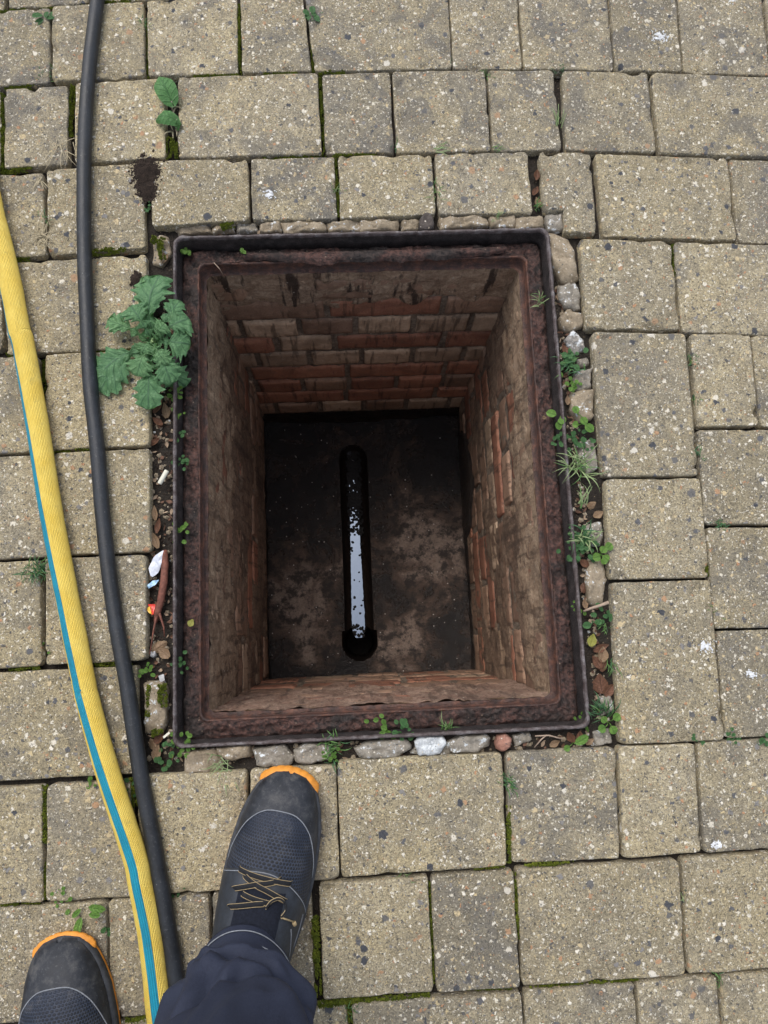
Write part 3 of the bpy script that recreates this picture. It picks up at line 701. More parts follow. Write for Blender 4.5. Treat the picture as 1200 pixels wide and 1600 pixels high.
# standing water in the channel
t = NT('still_drain_water'); P_ = t.pos(); wv = t.noise(t.vmath('MULTIPLY', P_, (1, .55, 1)), 60, 2, .5).outputs['Fac']
M['water'] = t.fin((.006, .006, .007), .015, t.bump(wv, .0006, .25), .5, **{'IOR': 3.4, 'Specular Tint': (.72, .83, 1., 1.)})
ZW = ZF - .036
mb = MB(); rows = []
for y in np.linspace(-.262, CY1 - .01, 110):
    hw = .0110 + .0070 * min(1, max(0, (.12 - y) / .35)) + .0016 * nz(y, 0, 0, 45) + .0012 * nz(y, 3, 0, 130)
    if y < -.235: hw *= max(.35, 1 - (-.235 - y) / .05)
    if y > .20: hw = .012
    rows.append([(CXc - .002 + hw * s + .001 * nz(y, s, 1, 60), y, ZW) for s in np.linspace(-1, 1, 7)])
mb.grid(rows); mb.f = [q[::-1] for q in mb.f]
if np.cross(np.array(mb.v[mb.f[0][1]]) - np.array(mb.v[mb.f[0][0]]), np.array(mb.v[mb.f[0][2]]) - np.array(mb.v[mb.f[0][0]]))[2] < 0: mb.f = [q[::-1] for q in mb.f]
tag(mb.build('water', M['water']), 'narrow strip of still water mirroring the sky in the drain channel', kind='structure')
# floating black scum and silt banks at both sides of the water
M['scum'] = m_plain('black_scum', (.008, .0065, .006), .6, .3, 200, .002, .5)
mb = MB(); rnd = random.Random(3)
def blob(mb, x, y, z, r, h, n=7, rnd=rnd):
    a0 = rnd.random() * 6; ring_ = [(x + r * (1 + .5 * (rnd.random() - .5)) * math.cos(a0 + 2 * math.pi * i / n), y + r * (1 + .5 * (rnd.random() - .5)) * math.sin(a0 + 2 * math.pi * i / n), z) for i in range(n)]
    mb.add(ring_ + [(x, y, z + h)], [(i, (i + 1) % n, n) for i in range(n)])
for i in range(380):                          # scum skin over the upper half, broken by small glints of water
    y = rnd.uniform(.02, .26); 
    if rnd.random() < (.05 - y) * 12: continue
    blob(mb, CXc + rnd.uniform(-.02, .02), y, ZW + .0003, rnd.uniform(.0022, .0048), .0012, 9)
for i in range(22):
    blob(mb, CXc + rnd.choice((-1, 1)) * rnd.uniform(.004, .018), rnd.uniform(-.20, .04), ZW + .0003, rnd.uniform(.0018, .0042), .0012, 10)
for i in range(26): blob(mb, CXc + rnd.uniform(-.018, .018), rnd.uniform(-.262, -.225), ZW + .0003, rnd.uniform(.002, .005), .0015, 9)
for i in range(55): blob(mb, CXc + rnd.uniform(-.014, .014), rnd.uniform(.10, .225), ZW + .0005, rnd.uniform(.006, .009), .0015, 10)
tag(mb.build('scum', M['scum'], smooth=False), 'flecks of black scum floating on the channel water', kind='stuff')

# ------------------------------------------------------------------ hoses
def spline(pts, n):
    pts = np.array(pts, float); m = len(pts); out = []
    q = np.vstack((2 * pts[0] - pts[1], pts, 2 * pts[-1] - pts[-2]))
    for i in range(m - 1):
        p0, p1, p2, p3 = q[i:i + 4]
        for t_ in np.linspace(0, 1, n, endpoint=False):
            out.append(.5 * ((2 * p1) + (-p0 + p2) * t_ + (2 * p0 - 5 * p1 + 4 * p2 - p3) * t_ ** 2 + (-p0 + 3 * p1 - 3 * p2 + p3) * t_ ** 3))
    out.append(pts[-1]); return np.array(out)
def hose_path(px, rad, n=14): return spline([g(x, y, rad) for x, y in px], n)
t = NT('black_rubber'); P_ = t.pos(); n1 = t.noise(P_, 25, 5, .7).outputs['Fac']; n2 = t.noise(P_, 240, 3, .7).outputs['Fac']
v = t.voro(P_, 150); sp = t.math('MULTIPLY', t.rng(v.outputs['Distance'], .06, .13, 1, 0), t.math('GREATER_THAN', t.n('SeparateColor', {0: v.outputs['Color']}).outputs[0], .9))
col = t.mix(t.rng(n1, .38, .7, 0, 1), (.006, .0075, .010), (.017, .021, .028)); col = t.mix(t.rng(n2, .58, .72, 0, .35), col, (.10, .10, .105)); col = t.mix(sp, col, (.14, .14, .13))
M['rubber'] = t.fin(col, t.rng(n1, .3, .7, .42, .62), t.bump(n2, .0005), .45)
bp = hose_path([(168, -160), (158, -60), (152, 0), (140, 100), (133, 200), (131, 300), (132, 400), (136, 500), (141, 600), (152, 700), (160, 800), (171, 900), (186, 1000), (198, 1066), (213, 1166), (224, 1233), (237, 1300), (249, 1366), (260, 1433), (271, 1500), (281, 1580), (292, 1680), (300, 1780)], .0128)
mb = MB(); mb.tube(bp, [.0113 * (1 + .03 * nz(i * .13, 0, 0)) for i in range(len(bp))], 20)
tag(mb.build('black_hose', M['rubber']), 'thin black rubber hose curving down the paving left of the manhole', 'hose')
# yellow braided hose with a blue stripe
def braid(name, c0, c1, cd):
    t = NT(name); uv = t.n('SeparateXYZ', {0: t.n('TexCoord').outputs['UV']}); u, L = uv.outputs[0], uv.outputs[1]; P_ = t.pos()
    a = t.math('MULTIPLY', u, 46.); b = t.math('MULTIPLY', L, 480.)
    w1 = t.math('SINE', t.math('MULTIPLY', a, 6.2832)); rowi = t.math('FLOOR', a)
    w2 = t.math('SINE', t.math('MULTIPLY', t.math('ADD', b, t.math('MULTIPLY', rowi, .5)), 6.2832))
    hgt = t.math('ADD', t.math('MULTIPLY', w1, .6), t.math('MULTIPLY', w2, .4))
    n1 = t.noise(P_, 30, 5, .7).outputs['Fac']; n2 = t.noise(t.n('CombineXYZ', {0: t.math('MULTIPLY', u, 60.), 1: t.math('MULTIPLY', L, 26.)}).outputs[0], 1., 4, .7).outputs['Fac']
    col = t.mix(t.rng(n1, .3, .7), c0, c1); col = t.mix(t.rng(hgt, -.9, -.1, .65, 0), col, cd); col = t.mix(t.rng(n2, .55, .72, 0, .75), col, cd); col = t.mix(t.rng(t.noise(P_, 55, 6, .75).outputs['Fac'], .60, .74, 0, .5), col, (.20, .16, .09))
    return t.fin(col, .6, t.bump(hgt, .0007), .35)
M['yellow'] = braid('yellow_braid', (.78, .54, .075), (.90, .70, .16), (.32, .20, .03)); M['blue'] = braid('blue_stripe_braid', (.004, .22, .33), (.008, .30, .43), (.01, .11, .16))
YR = .0162
yc = [(-40, 160), (-30, 230), (-13, 320), (2, 380), (18, 450), (30, 515), (37, 540), (59, 666), (80, 800), (105, 933), (131, 1066), (136, 1090), (166, 1199), (209, 1333), (219, 1380), (235, 1466), (250, 1600), (262, 1720), (270, 1800)]
yp = hose_path(yc, YR)
mb = MB(); st = MB(); rows = []; U = []; srow = []; sU = []
Ln = 0; N = 40
for i, p in enumerate(yp):
    tn = yp[min(i + 1, len(yp) - 1)] - yp[max(i - 1, 0)]; tn /= np.linalg.norm(tn)
    if i: Ln += np.linalg.norm(p - yp[i - 1])
    a = np.array((-tn[1], tn[0], 0)); a /= np.linalg.norm(a)           # to the right when heading down the photo... checked below
    up = np.array((0, 0, 1.))
    r_ = YR * (1 + .05 * nz(i * .17, 3, 0) + .02 * nz(i * .6, 5, 0))
    # a layflat hose: broad oval, slightly pinched along its edge
    rows.append([p + a * (math.cos(q) * r_ * 1.04) + up * ((math.sin(q) * r_ * .94) * (1 - .06 * math.cos(q) ** 2)) for q in np.arange(N) * 2 * math.pi / N]); U.append([(j / N, Ln) for j in range(N)])
    # photo row of this point tells how far the stripe has turned up
    yy = p[1]
    tw = np.interp(yy, [-.9, -.75, -.55, -.35, -.05, .12, .3, .6], [94, 91, 82, 66, 48, 32, 10, -12])
    hw = 20.0
    srow.append([(p + a * (math.cos(R(q)) * r_ * 1.04 * 1.018 * s_) + up * (math.sin(R(q)) * r_ * .94 * 1.018 * s_ * (1 - .06 * math.cos(R(q)) ** 2))) for q, s_ in [(180 - (tw - hw - 1), .975)] + [(180 - (tw + d), 1.) for d in np.linspace(-hw, hw, 8)] + [(180 - (tw + hw + 1), .975)]])
    sU.append([((180 - tw + d) / 360., Ln) for d in np.linspace(-hw, hw, 10)])
# the side: make 'a' point to the left of the photo at 180 degrees
mb.grid(rows, U, 0, True); yh = mb.build('yellow_hose', M['yellow'])
st.grid(srow, sU)
tag(yh, 'thick yellow braided hose with a blue stripe, left of the black hose', 'hose')
st.build('stripe', M['blue'], yh)
# ====PART2 ---------------------------------------------------------- small growth: moss, grass, weeds
M['moss'] = None
t = NT('moss_green'); oi = t.noise(t.pos(), 90, 5, .7).outputs['Fac']; n2 = t.noise(t.pos(), 700, 2, .6).outputs['Fac']
M['moss'] = t.fin(t.mix(t.rng(n2, .3, .7, 0, .7), t.mix(t.rng(oi, .35, .65), (.075, .105, .012), (.19, .22, .022)), (.03, .035, .010)), .95, None, .15)
def tuft_cloud(mb, a, b, wd, zt, dens, rnd, size=(.0012, .0026)):
    """many tiny upright moss leaves along the strip a-b"""
    a, b = np.array(a[:2]), np.array(b[:2]); L = np.linalg.norm(b - a); dx = (b - a) / L; nv = np.array((-dx[1], dx[0]))
    for i in range(int(L * wd * dens)):
        s_ = rnd.random(); q = (rnd.random() - .5)
        if nz(s_ * L * 50, q * 3, a[0] * 40) < -.28: continue
        p = a + dx * L * s_ + nv * wd * q
        r_ = rnd.uniform(*size); z = zt + .0035 * (1 - (2 * q) ** 2) + .003 * nz(p[0], p[1], 0, 120); an = rnd.random() * 6.28
        v = []
        for k in range(3):
            aa = an + k * 2.094 + rnd.uniform(-.3, .3); v.append((p[0] + r_ * math.cos(aa), p[1] + r_ * math.sin(aa), z - .001))
        v.append((p[0] + rnd.uniform(-1, 1) * r_ * .6, p[1] + rnd.uniform(-1, 1) * r_ * .6, z + rnd.uniform(.001, .0035)))
        mb.add(v, [(0, 1, 3), (1, 2, 3), (2, 0, 3)])
mb = MB(); rnd = random.Random(11)
for (p, q, wpx, zt) in [
  ((0, 19), (40, 14), 9, -.005), ((60, 13), (138, 8), 6, -.006), ((163, 4), (213, 1), 10, -.004), ((3, 145), (3, 262), 7, -.006), ((6, 137), (52, 133), 8, -.005), ((112, 132), (110, 168), 10, -.006), ((109, 168), (108, 210), 6, -.008),
  ((0, 267), (50, 262), 9, -.005), ((268, 213), (268, 246), 18, -.004), ((372, 2), (374, 112), 6, -.008), ((302, 118), (372, 115), 6, -.006), ((412, 116), (466, 113), 8, -.005), ((498, 112), (540, 110), 7, -.006), ((486, 30), (490, 110), 6, -.008),
  ((500, 118), (506, 240), 6, -.009), ((410, 246), (500, 242), 5, -.008), ((520, 241), (590, 240), 6, -.006), ((524, 246), (529, 335), 5, -.008), ((230, 30), (230, 118), 5, -.009), ((143, 393), (196, 390), 12, -.004), ((20, 404), (45, 403), 9, -.005),
  ((345, 354), (365, 348), 12, -.004), ((236, 372), (256, 378), 14, -.004), ((248, 380), (254, 405), 10, -.004), ((150, 548), (232, 543), 6, -.007), ((8, 553), (40, 551), 7, -.007), ((118, 703), (140, 702), 9, -.005), ((66, 560), (64, 640), 6, -.010), ((72, 706), (110, 704), 5, -.008),
  ((148, 1038), (205, 1034), 9, -.005), ((10, 1046), (60, 1043), 7, -.007), ((68, 1228), (68, 1320), 8, -.006), ((67, 1350), (67, 1408), 5, -.010), ((252, 1068), (254, 1105), 13, -.003), ((236, 1148), (252, 1140), 10, -.005), ((231, 1070), (229, 1120), 6, -.006),
  ((491, 1432), (496, 1560), 11, -.005), ((497, 1571), (560, 1566), 10, -.005), ((560, 1566), (672, 1556), 7, -.007), ((546, 1568), (548, 1600), 7, -.006), ((797, 1260), (796, 1350), 7, -.007), ((806, 1365), (810, 1470), 7, -.007), ((812, 1352), (900, 1349), 6, -.006),
  ((740, 1358), (790, 1354), 6, -.007), ((672, 1380), (678, 1540), 5, -.010), ((195, 1595), (235, 1593), 10, -.004), ((0, 1415), (60, 1412), 5, -.008), ((730, 1548), (800, 1545), 6, -.008), ((830, 1545), (1000, 1534), 4, -.010), ((1100, 860), (1110, 900), 5, -.008), ((1053, 380), (1056, 430), 4, -.009), ((205, 1216), (209, 1262), 8, -.007)]:
    tuft_cloud(mb, g(*p), g(*q), wpx * .00105, zt + .0005, 520000, rnd)
tag(mb.build('moss', M['moss'], smooth=False), 'bright green moss filling stretches of the paving joints', kind='stuff')

# soil crumbs and leaf litter in the gap round the frame (too small and too many to count)
M['crumb'] = m_plain('soil_crumb', (.030, .021, .016), .9, .2, 150, 0, .6); M['lit'] = m_plain('leaf_litter_brown', (.11, .058, .036), .7, .3, 90, 0, .6); M['lit2'] = m_plain('pale_litter', (.26, .19, .13), .7, .3, 90, 0, .5)
def gap_point(rnd):
    r_ = rnd.random()
    if r_ < .38: y = rnd.uniform(-.40, .38); return (.312 + rnd.uniform(.002, .014) + max(0, (.3 - y)) * .012 + rnd.random() * .012, y)
    if r_ < .72: y = rnd.uniform(-.42, .30); return (-.313 - rnd.uniform(.002, .037), y)
    if r_ < .92: x = rnd.uniform(-.34, .33); return (x, -.407 - rnd.uniform(.002, .026))
    x = rnd.uniform(-.31, .31); return (x, .408 + rnd.uniform(0, .02))
mb = MB(); rnd = random.Random(21)
for i in range(2600):
    x, y = gap_point(rnd); r_ = rnd.uniform(.0007, .0028); blob(mb, x, y, bedz(x, y) - .0003, r_, r_ * rnd.uniform(.5, 1.1), 5, rnd)
for cx_, cy_, n_, sp_ in [(*g(229, 268)[:2], 1500, .0105), (*g(231, 297)[:2], 600, .0075), (*g(213, 437)[:2], 260, .0042)]:
    for i in range(n_):
        x, y = cx_ + rnd.gauss(0, sp_), cy_ + rnd.gauss(0, sp_ * 1.2); r_ = rnd.uniform(.0007, .0026); blob(mb, x, y, .0 + .0045 * math.exp(-((x - cx_) ** 2 + (y - cy_) ** 2) / (2 * sp_ * sp_)), r_, r_ * .8, 6, rnd)
m2 = MB()
for i in range(520):
    x, y = gap_point(rnd); r_ = rnd.uniform(.0018, .0048); blob(m2, x, y, bedz(x, y) + .0005, r_, r_ * rnd.uniform(.5, .9), rnd.choice((4, 5, 6)), rnd)
tag(m2.build('grit', M['st_tan'], smooth=False), 'small angular grit and mortar bits in the gap round the frame', kind='stuff')
tag(mb.build('soil_crumbs', M['crumb'], smooth=False), 'loose dark crumbs of soil in the gaps and spilled on the paving', kind='stuff')
def curl_leaf(mb, x, y, z, L, W, rz, rnd, cup=.5, mi=0, tilt=.3):
    n, m = 7, 5; rows = []; uv = []
    ca, sa = math.cos(rz), math.sin(rz); tl = rnd.uniform(-tilt, tilt); tw = rnd.uniform(-.6, .6)
    for i in range(n):
        t_ = i / (n - 1); hw = W * .5 * math.sin(math.pi * min(.97, max(.05, t_)) ** .8) + W * .03
        row = []; ur = []
        for j in range(m):
            u = j / (m - 1) * 2 - 1
            lx = (t_ - .5) * L; ly = u * hw; lz = cup * abs(u) ** 1.6 * hw + .18 * L * (t_ - .5) ** 2 * 2 + tl * ly + tw * ly * (t_ - .5) + .0008 * nz(lx, ly, x * 50, 190)
            row.append((x + lx * ca - ly * sa, y + lx * sa + ly * ca, z + lz + .0015)); ur.append((u, t_))
        rows.append(row); uv.append(ur)
    mb.grid(rows, uv, mi)
mb = MB(); rnd = random.Random(22)
for i in range(330):
    x, y = gap_point(rnd)
    curl_leaf(mb, x, y, bedz(x, y) + .001, rnd.uniform(.004, .011), rnd.uniform(.002, .006), rnd.random() * 6.3, rnd, rnd.uniform(-.3, .9), 0 if rnd.random() < .72 else 1, .8)
tag(mb.build('leaf_litter', [M['lit'], M['lit2']]), 'shredded brown leaf bits lying in the gap round the frame', kind='stuff')

M['dead'] = m_leaf('dead_leaf_brown', (.13, .060, .035), (.26, .125, .075), (.07, .035, .022), 7); M['dead2'] = m_leaf('dead_leaf_tan', (.30, .19, .11), (.40, .28, .18), (.18, .11, .06), 7); M['yleaf'] = m_leaf('yellow_leaf', (.34, .34, .07), (.46, .45, .12), (.22, .22, .05), 7)
rnd = random.Random(30)
for (x, y, L, W, rz, mt, cup, lab) in [
  (838, 275, .020, .011, 80, 'dead', .8, 'dry brown leaf wedged in the open joint above the frame corner, upper one'), (836, 300, .018, .010, 60, 'dead', .6, 'dry brown leaf wedged in the open joint above the frame corner, middle one'), (839, 318, .019, .010, 100, 'dead2', .9, 'pale dry leaf wedged in the open joint above the frame corner'),
  (872, 464, .014, .008, 80, 'dead2', .6, 'small orange dry leaf beside the second rubble stone from the top right'), (882, 548, .022, .012, 110, 'dead', .7, 'brown leaf lying between the rim and the lichen stone'), (886, 626, .016, .009, 85, 'dead2', .8, 'pale curled leaf beside the squarish tan stone on the right'),
  (924, 789, .016, .014, 30, 'dead2', -.8, 'round orange brown leaf below the big grass tuft'), (934, 804, .018, .012, 25, 'dead2', .5, 'orange leaf against the paving edge below the big grass tuft'), (911, 880, .018, .012, 140, 'dead', .7, 'brown leaf beside the long pale stone on the right'), (914, 917, .021, .014, 60, 'dead', -.6, 'dark curled leaf above the stick on the right'),
  (913, 944, .015, .009, 100, 'dead2', .6, 'tan leaf scrap against the rim just below the stick'), (924, 1000, .020, .013, 70, 'yleaf', .4, 'yellow green fallen leaf in the gap right of the frame'), (938, 1012, .026, .012, 20, 'dead', .7, 'large brown leaf lying across the gap right of the yellow one'), (940, 1022, .024, .016, 80, 'dead2', .9, 'pale orange curled leaf in the heap right of the frame'),
  (931, 1034, .022, .014, 120, 'dead', .6, 'brown leaf at the lower edge of the heap right of the frame'), (943, 1040, .020, .012, 60, 'dead', -.6, 'reddish brown leaf in the heap against the paving'), (938, 1068, .030, .024, 95, 'dead', -.4, 'broad brown leaf on the stone near the lower right corner'), (950, 1078, .022, .016, 50, 'dead', .6, 'brown leaf beside the broad one near the lower right corner'),
  (892, 1152, .018, .012, 120, 'dead', -.7, 'reddish leaf in the litter under the lower right corner'), (905, 1150, .016, .011, 80, 'dead', .5, 'brown leaf upright in the litter under the lower right corner'), (866, 1161, .017, .010, 20, 'dead2', .7, 'tan leaf scrap in the litter right of the red pebble'), (921, 1158, .015, .008, 30, 'dead2', .6, 'small pale leaf left of the lowest right stone'),
  (248, 636, .026, .012, 60, 'dead', .7, 'folded brown leaf just under the large lobed weed'), (259, 642, .026, .013, 100, 'dead2', -.5, 'pinkish dry leaf against the rim under the large lobed weed'), (247, 659, .020, .010, 140, 'dead', .8, 'brown leaf leaning on the paving below the large lobed weed'), (243, 691, .018, .010, 40, 'dead', .8, 'reddish leaf at the top of the soil patch left of the frame'),
  (243, 802, .024, .008, 95, 'dead2', .9, 'thin rolled tan leaf left of the frame'), (248, 822, .024, .009, 80, 'dead', .9, 'thin rolled brown leaf left of the frame'), (244, 845, .026, .012, 110, 'dead2', .9, 'tan folded leaf above the plastic scrap'), (250, 1010, .026, .017, 30, 'dead2', -.7, 'pale brown curled leaf below the rusty root'), (257, 1020, .022, .015, 140, 'dead2', .5, 'light tan leaf pressed against the rim below the rusty root'),
  (245, 1143, .016, .012, 20, 'dead', .5, 'dark brown leaf below the mossy block'), (250, 1152, .020, .012, 50, 'dead', .7, 'brown leaf at the lower left corner of the frame'), (240, 1163, .020, .015, 120, 'dead2', -.6, 'greyish tan leaf beside the black hose at the lower left'), (246, 1175, .022, .013, 80, 'dead2', .8, 'pale curled leaf in the lower left litter'),
  (298, 1200, .0, 0, 0, None, 0, ''), (299, 973, .012, .010, 60, 'yleaf', .3, 'small yellow leaf on the packed dirt of the frame'), (258, 403, .022, .012, 75, 'dead2', .6, 'pale dry leaf against the upper left corner of the rim'), (850, 653, .007, .006, 0, 'dead2', .2, 'tiny orange leaf crumb on the right ledge of the frame')]:
    if mt is None: continue
    ledge = x in (299, 850); z = -.022 if ledge else -.014
    p = g(x, y, z); mb = MB(); curl_leaf(mb, p[0], p[1], z, L, W, R(rz), rnd, cup)
    tag(mb.build('dead_leaf', M[mt], center=(p[0], p[1], z)), lab, 'fallen leaf', 'fallen leaves round the frame')

# grass tufts
M['grass'] = m_plain('grass_green', (.075, .155, .040), .55, .35, 200, 0, .4); M['grassd'] = m_plain('grass_dark', (.035, .095, .035), .55, .35, 200, 0, .4); M['straw'] = m_plain('dry_straw', (.34, .29, .19), .7, .3, 200, 0, .3); M['grassp'] = m_plain('grass_pale', (.19, .25, .11), .55, .35, 200, 0, .35)
def blade(mb, p, rz, L, W, lift, rnd, mi=0, n=6, bend=.8):
    rows = []; d = np.array((math.cos(rz), math.sin(rz))); nv = np.array((-d[1], d[0])); sw = rnd.uniform(-.35, .35)
    for i in range(n):
        t_ = i / (n - 1); w_ = W * (1 - t_ ** 2 * .9) * .5
        q = np.array(p[:2]) + d * L * t_ * (1 - .15 * t_) + nv * sw * L * t_ * t_; z = p[2] + lift * L * math.sin(math.pi * min(1, t_ * bend)) + .0005
        rows.append([(*(q - nv * w_), z), (*q, z + w_ * .5), (*(q + nv * w_), z)])
    mb.grid(rows, None, mi)
def grass(x, y, n, L, W, mat, lab, z=-.008, dirs=(0, 360), lift=(.25, .8), spread=.004, name='grass_tuft'):
    rnd = random.Random(int(x * 7 + y)); p = g(x, y, z); mb = MB()
    for i in range(n):
        q = (p[0] + rnd.gauss(0, spread), p[1] + rnd.gauss(0, spread), z)
        blade(mb, q, R(rnd.uniform(*dirs)), L * rnd.uniform(.45, 1.1), W * rnd.uniform(.7, 1.2), rnd.uniform(*lift), rnd, 0 if rnd.random() < .75 else 1)
    tag(mb.build(name, [M[m] for m in mat], center=p), lab, 'grass', 'grass tufts in the joints')
grass(62, 890, 70, .026, .0018, ('grassd', 'grass'), 'dense dark green grass tuft beside the yellow hose', -.006, spread=.007)
grass(68, 372, 46, .034, .0013, ('straw', 'straw'), 'dead straw coloured rosette in the joint by the yellow hose', -.003, lift=(.1, .4))
grass(69, 345, 14, .014, .0016, ('grassd', 'grass'), 'short green sprout just above the dead straw rosette', -.006)
grass(98, 228, 13, .045, .0012, ('straw', 'straw'), 'dry straw blades lying beside the black hose near the top', .001, dirs=(150, 330), lift=(.03, .15), spread=.010)
grass(66, 282, 9, .040, .0012, ('straw', 'straw'), 'dry straw blades lying in the joint left of the black hose', -.002, dirs=(200, 320), lift=(.05, .2), spread=.006)
grass(226, 40, 22, .015, .0014, ('grass', 'grassd'), 'small grass tuft in the joint right of the black hose at the top', -.007)
grass(70, 122, 34, .016, .0015, ('grassd', 'grass'), 'low green tuft in the joint crossing at the upper left', -.006, spread=.007)
grass(683, 305, 20, .022, .0014, ('grass', 'grassp'), 'thin grass tuft in the joint above the middle of the frame', -.008, spread=.005)
grass(682, 236, 9, .034, .0014, ('grassp', 'grass'), 'long pale blades lying along the joint above the frame', -.003, dirs=(-15, 35), lift=(.05, .2))
grass(620, 232, 14, .011, .0015, ('grassd', 'grass'), 'tiny green tuft where three blocks meet above the frame', -.007)
grass(774, 236, 7, .020, .0014, ('grass', 'grassp'), 'few thin blades right of the long pale ones above the frame', -.004, dirs=(-60, 40))
grass(528, 300, 12, .016, .0013, ('grass', 'grassp'), 'thin blades in the joint above the left half of the frame', -.007)
grass(872, 195, 10, .032, .0016, ('grassp', 'grass'), 'pale grass standing in the wide joint at the upper right', -.008, dirs=(60, 130), lift=(.2, .6))
grass(872, 108, 22, .013, .0016, ('grassd', 'grass'), 'low green tuft at the top end of the wide joint upper right', -.006, spread=.006)
grass(708, 100, 16, .012, .0014, ('grassd', 'grass'), 'tiny tuft at the foot of a joint near the top middle', -.007)
grass(758, 118, 13, .013, .0014, ('grass', 'grassd'), 'tiny tuft under the top row joint right of the middle', -.007)
grass(838, 324, 14, .014, .0016, ('grass', 'grassd'), 'green sprout at the lower end of the leaf filled joint', -.010)
grass(776, 342, 8, .018, .0013, ('grassp', 'grass'), 'thin pale blades between rubble stones above the frame', -.006)
grass(843, 474, 10, .028, .0015, ('grassp', 'grass'), 'wispy grass growing from the dirt on the right ledge', -.022, dirs=(-40, 200), lift=(.2, .7))
grass(888, 570, 34, .022, .0022, ('grassd', 'grass'), 'leafy green grass clump hanging over the rim beside the lichen stone', -.008, dirs=(0, 360), spread=.008)
grass(903, 733, 46, .046, .0021, ('grassp', 'grass'), 'largest grass tuft, long pale blades spilling over the right rim', -.008, spread=.007)
grass(907, 790, 9, .040, .0026, ('grassp', 'grass'), 'upright pale blades just below the largest grass tuft', -.008, dirs=(50, 100), lift=(.1, .4))
grass(915, 838, 30, .030, .0022, ('grassp', 'grassd'), 'mixed grass clump on the right edge above the clover', -.008, spread=.008)
grass(1091, 712, 30, .014, .0016, ('grassd', 'grass'), 'dark green tuft in the long joint right of the frame', -.006, dirs=(0, 360), spread=.006)
grass(1079, 566, 24, .013, .0016, ('grassd', 'grass'), 'green tuft at the upper part of the long joint on the right', -.006, spread=.005)
grass(1084, 622, 18, .012, .0016, ('grassd', 'grass'), 'smaller tuft midway down the long joint on the right', -.007, spread=.004)
grass(1124, 822, 26, .014, .0016, ('grassd', 'grass'), 'green tuft in the joint crossing at the right side', -.006, spread=.006)
grass(1116, 960, 20, .012, .0014, ('grass', 'grassd'), 'low green tuft in the right hand joint beside the splashed block', -.007, spread=.006)
grass(940, 1112, 40, .026, .0018, ('grassd', 'grass'), 'fine green grass against the lower right corner of the rim', -.008, dirs=(60, 200), spread=.007)
grass(955, 1035, 12, .026, .0015, ('grass', 'grassd'), 'thin green blades beside the leaf heap right of the frame', -.010, dirs=(230, 300))
grass(794, 1222, 40, .017, .0015, ('grassd', 'grass'), 'grass tuft in the joint between two blocks under the frame', -.006, spread=.006)
grass(350, 1205, 26, .032, .0013, ('grassp', 'grass'), 'wispy grass in front of the boot on the paving edge', -.005, dirs=(160, 380), lift=(.1, .4), spread=.010)
grass(521, 1166, 26, .020, .0018, ('grass', 'grassd'), 'grass clump between two rubble stones beyond the boot toe', -.007, dirs=(0, 360), spread=.006)
grass(525, 1192, 12, .014, .0015, ('grassd', 'grass'), 'small tuft at the top of the joint right of the boot', -.006)
grass(697, 1140, 16, .022, .0015, ('grass', 'grassp'), 'thin grass sprouting inside the rim above the white stone', -.016, dirs=(20, 160))
grass(800, 1448, 12, .010, .0013, ('grass', 'grassd'), 'tiny tuft halfway down a joint at the bottom middle', -.008)
grass(632, 1368, 16, .013, .0014, ('grass', 'grassp'), 'tiny grass tuft along the joint under the large block', -.006, spread=.008)
grass(548, 1578, 14, .012, .0016, ('grass', 'grassd'), 'small tuft growing from the moss at the bottom edge', -.004)
grass(1124, 1526, 14, .014, .0014, ('grass', 'grassd'), 'small tuft in the joint at the bottom right', -.006)
grass(1070, 1395, 12, .016, .0012, ('grassp', 'grass'), 'faded thin blades in the wide joint at the lower right', -.010, dirs=(60, 300))
grass(945, 1160 - 180, 12, .014, .0016, ('grass', 'grassd'), 'small sprout under the stick on the right', -.010)

# small leafy weeds
M['weed'] = m_leaf('weed_green', (.10, .22, .035), (.17, .31, .055), (.06, .14, .03), 5); M['weedd'] = m_leaf('weed_dark', (.055, .15, .05), (.085, .20, .065), (.045, .11, .04), 5)
def round_leaf(mb, p, rz, L, W, tilt, rnd, stem=.0):
    n, m = 7, 5; d = np.array((math.cos(rz), math.sin(rz))); nv = np.array((-d[1], d[0])); rows = []; uv = []
    for i in range(n):
        t_ = i / (n - 1); hw = W * .5 * math.sqrt(max(.004, 1 - (2 * t_ - 1) ** 2)); rows.append([]); uv.append([])
        for j in range(m):
            u = j / (m - 1) * 2 - 1; q = np.array(p[:2]) + d * (stem + L * t_) + nv * u * hw
            rows[-1].append((q[0], q[1], p[2] + (stem + L * t_) * tilt + .25 * hw * u * u - .3 * L * t_ * t_ * .5)); uv[-1].append((u, t_))
    mb.grid(rows, uv)
def weed(x, y, n, L, lab, mat='weed', z=-.008, spread=.006, W=.8, name='weed'):
    rnd = random.Random(int(x * 3 + y * 5)); p = g(x, y, z); mb = MB()
    for i in range(n):
        q = (p[0] + rnd.gauss(0, spread), p[1] + rnd.gauss(0, spread), z + rnd.uniform(0, .006)); l_ = L * rnd.uniform(.6, 1.15)
        round_leaf(mb, q, rnd.random() * 6.3, l_, l_ * W, rnd.uniform(-.1, .5), rnd, l_ * .3)
    tag(mb.build(name, M[mat], center=p), lab, 'weed', 'small weeds round the frame')
weed(289, 398, 9, .009, 'lime green seedling in the dirt at the upper left frame corner', z=-.020, spread=.004)
weed(378, 396, 4, .008, 'tiny pale seedling in the dirt of the far ledge', z=-.020, spread=.003)
weed(278, 620, 14, .008, 'cress like weed just inside the left rim under the large lobed weed', z=-.012, spread=.005); weed(277, 646, 5, .006, 'tiny two leaf sprout on the left rim below the cress', z=-.012, spread=.003)
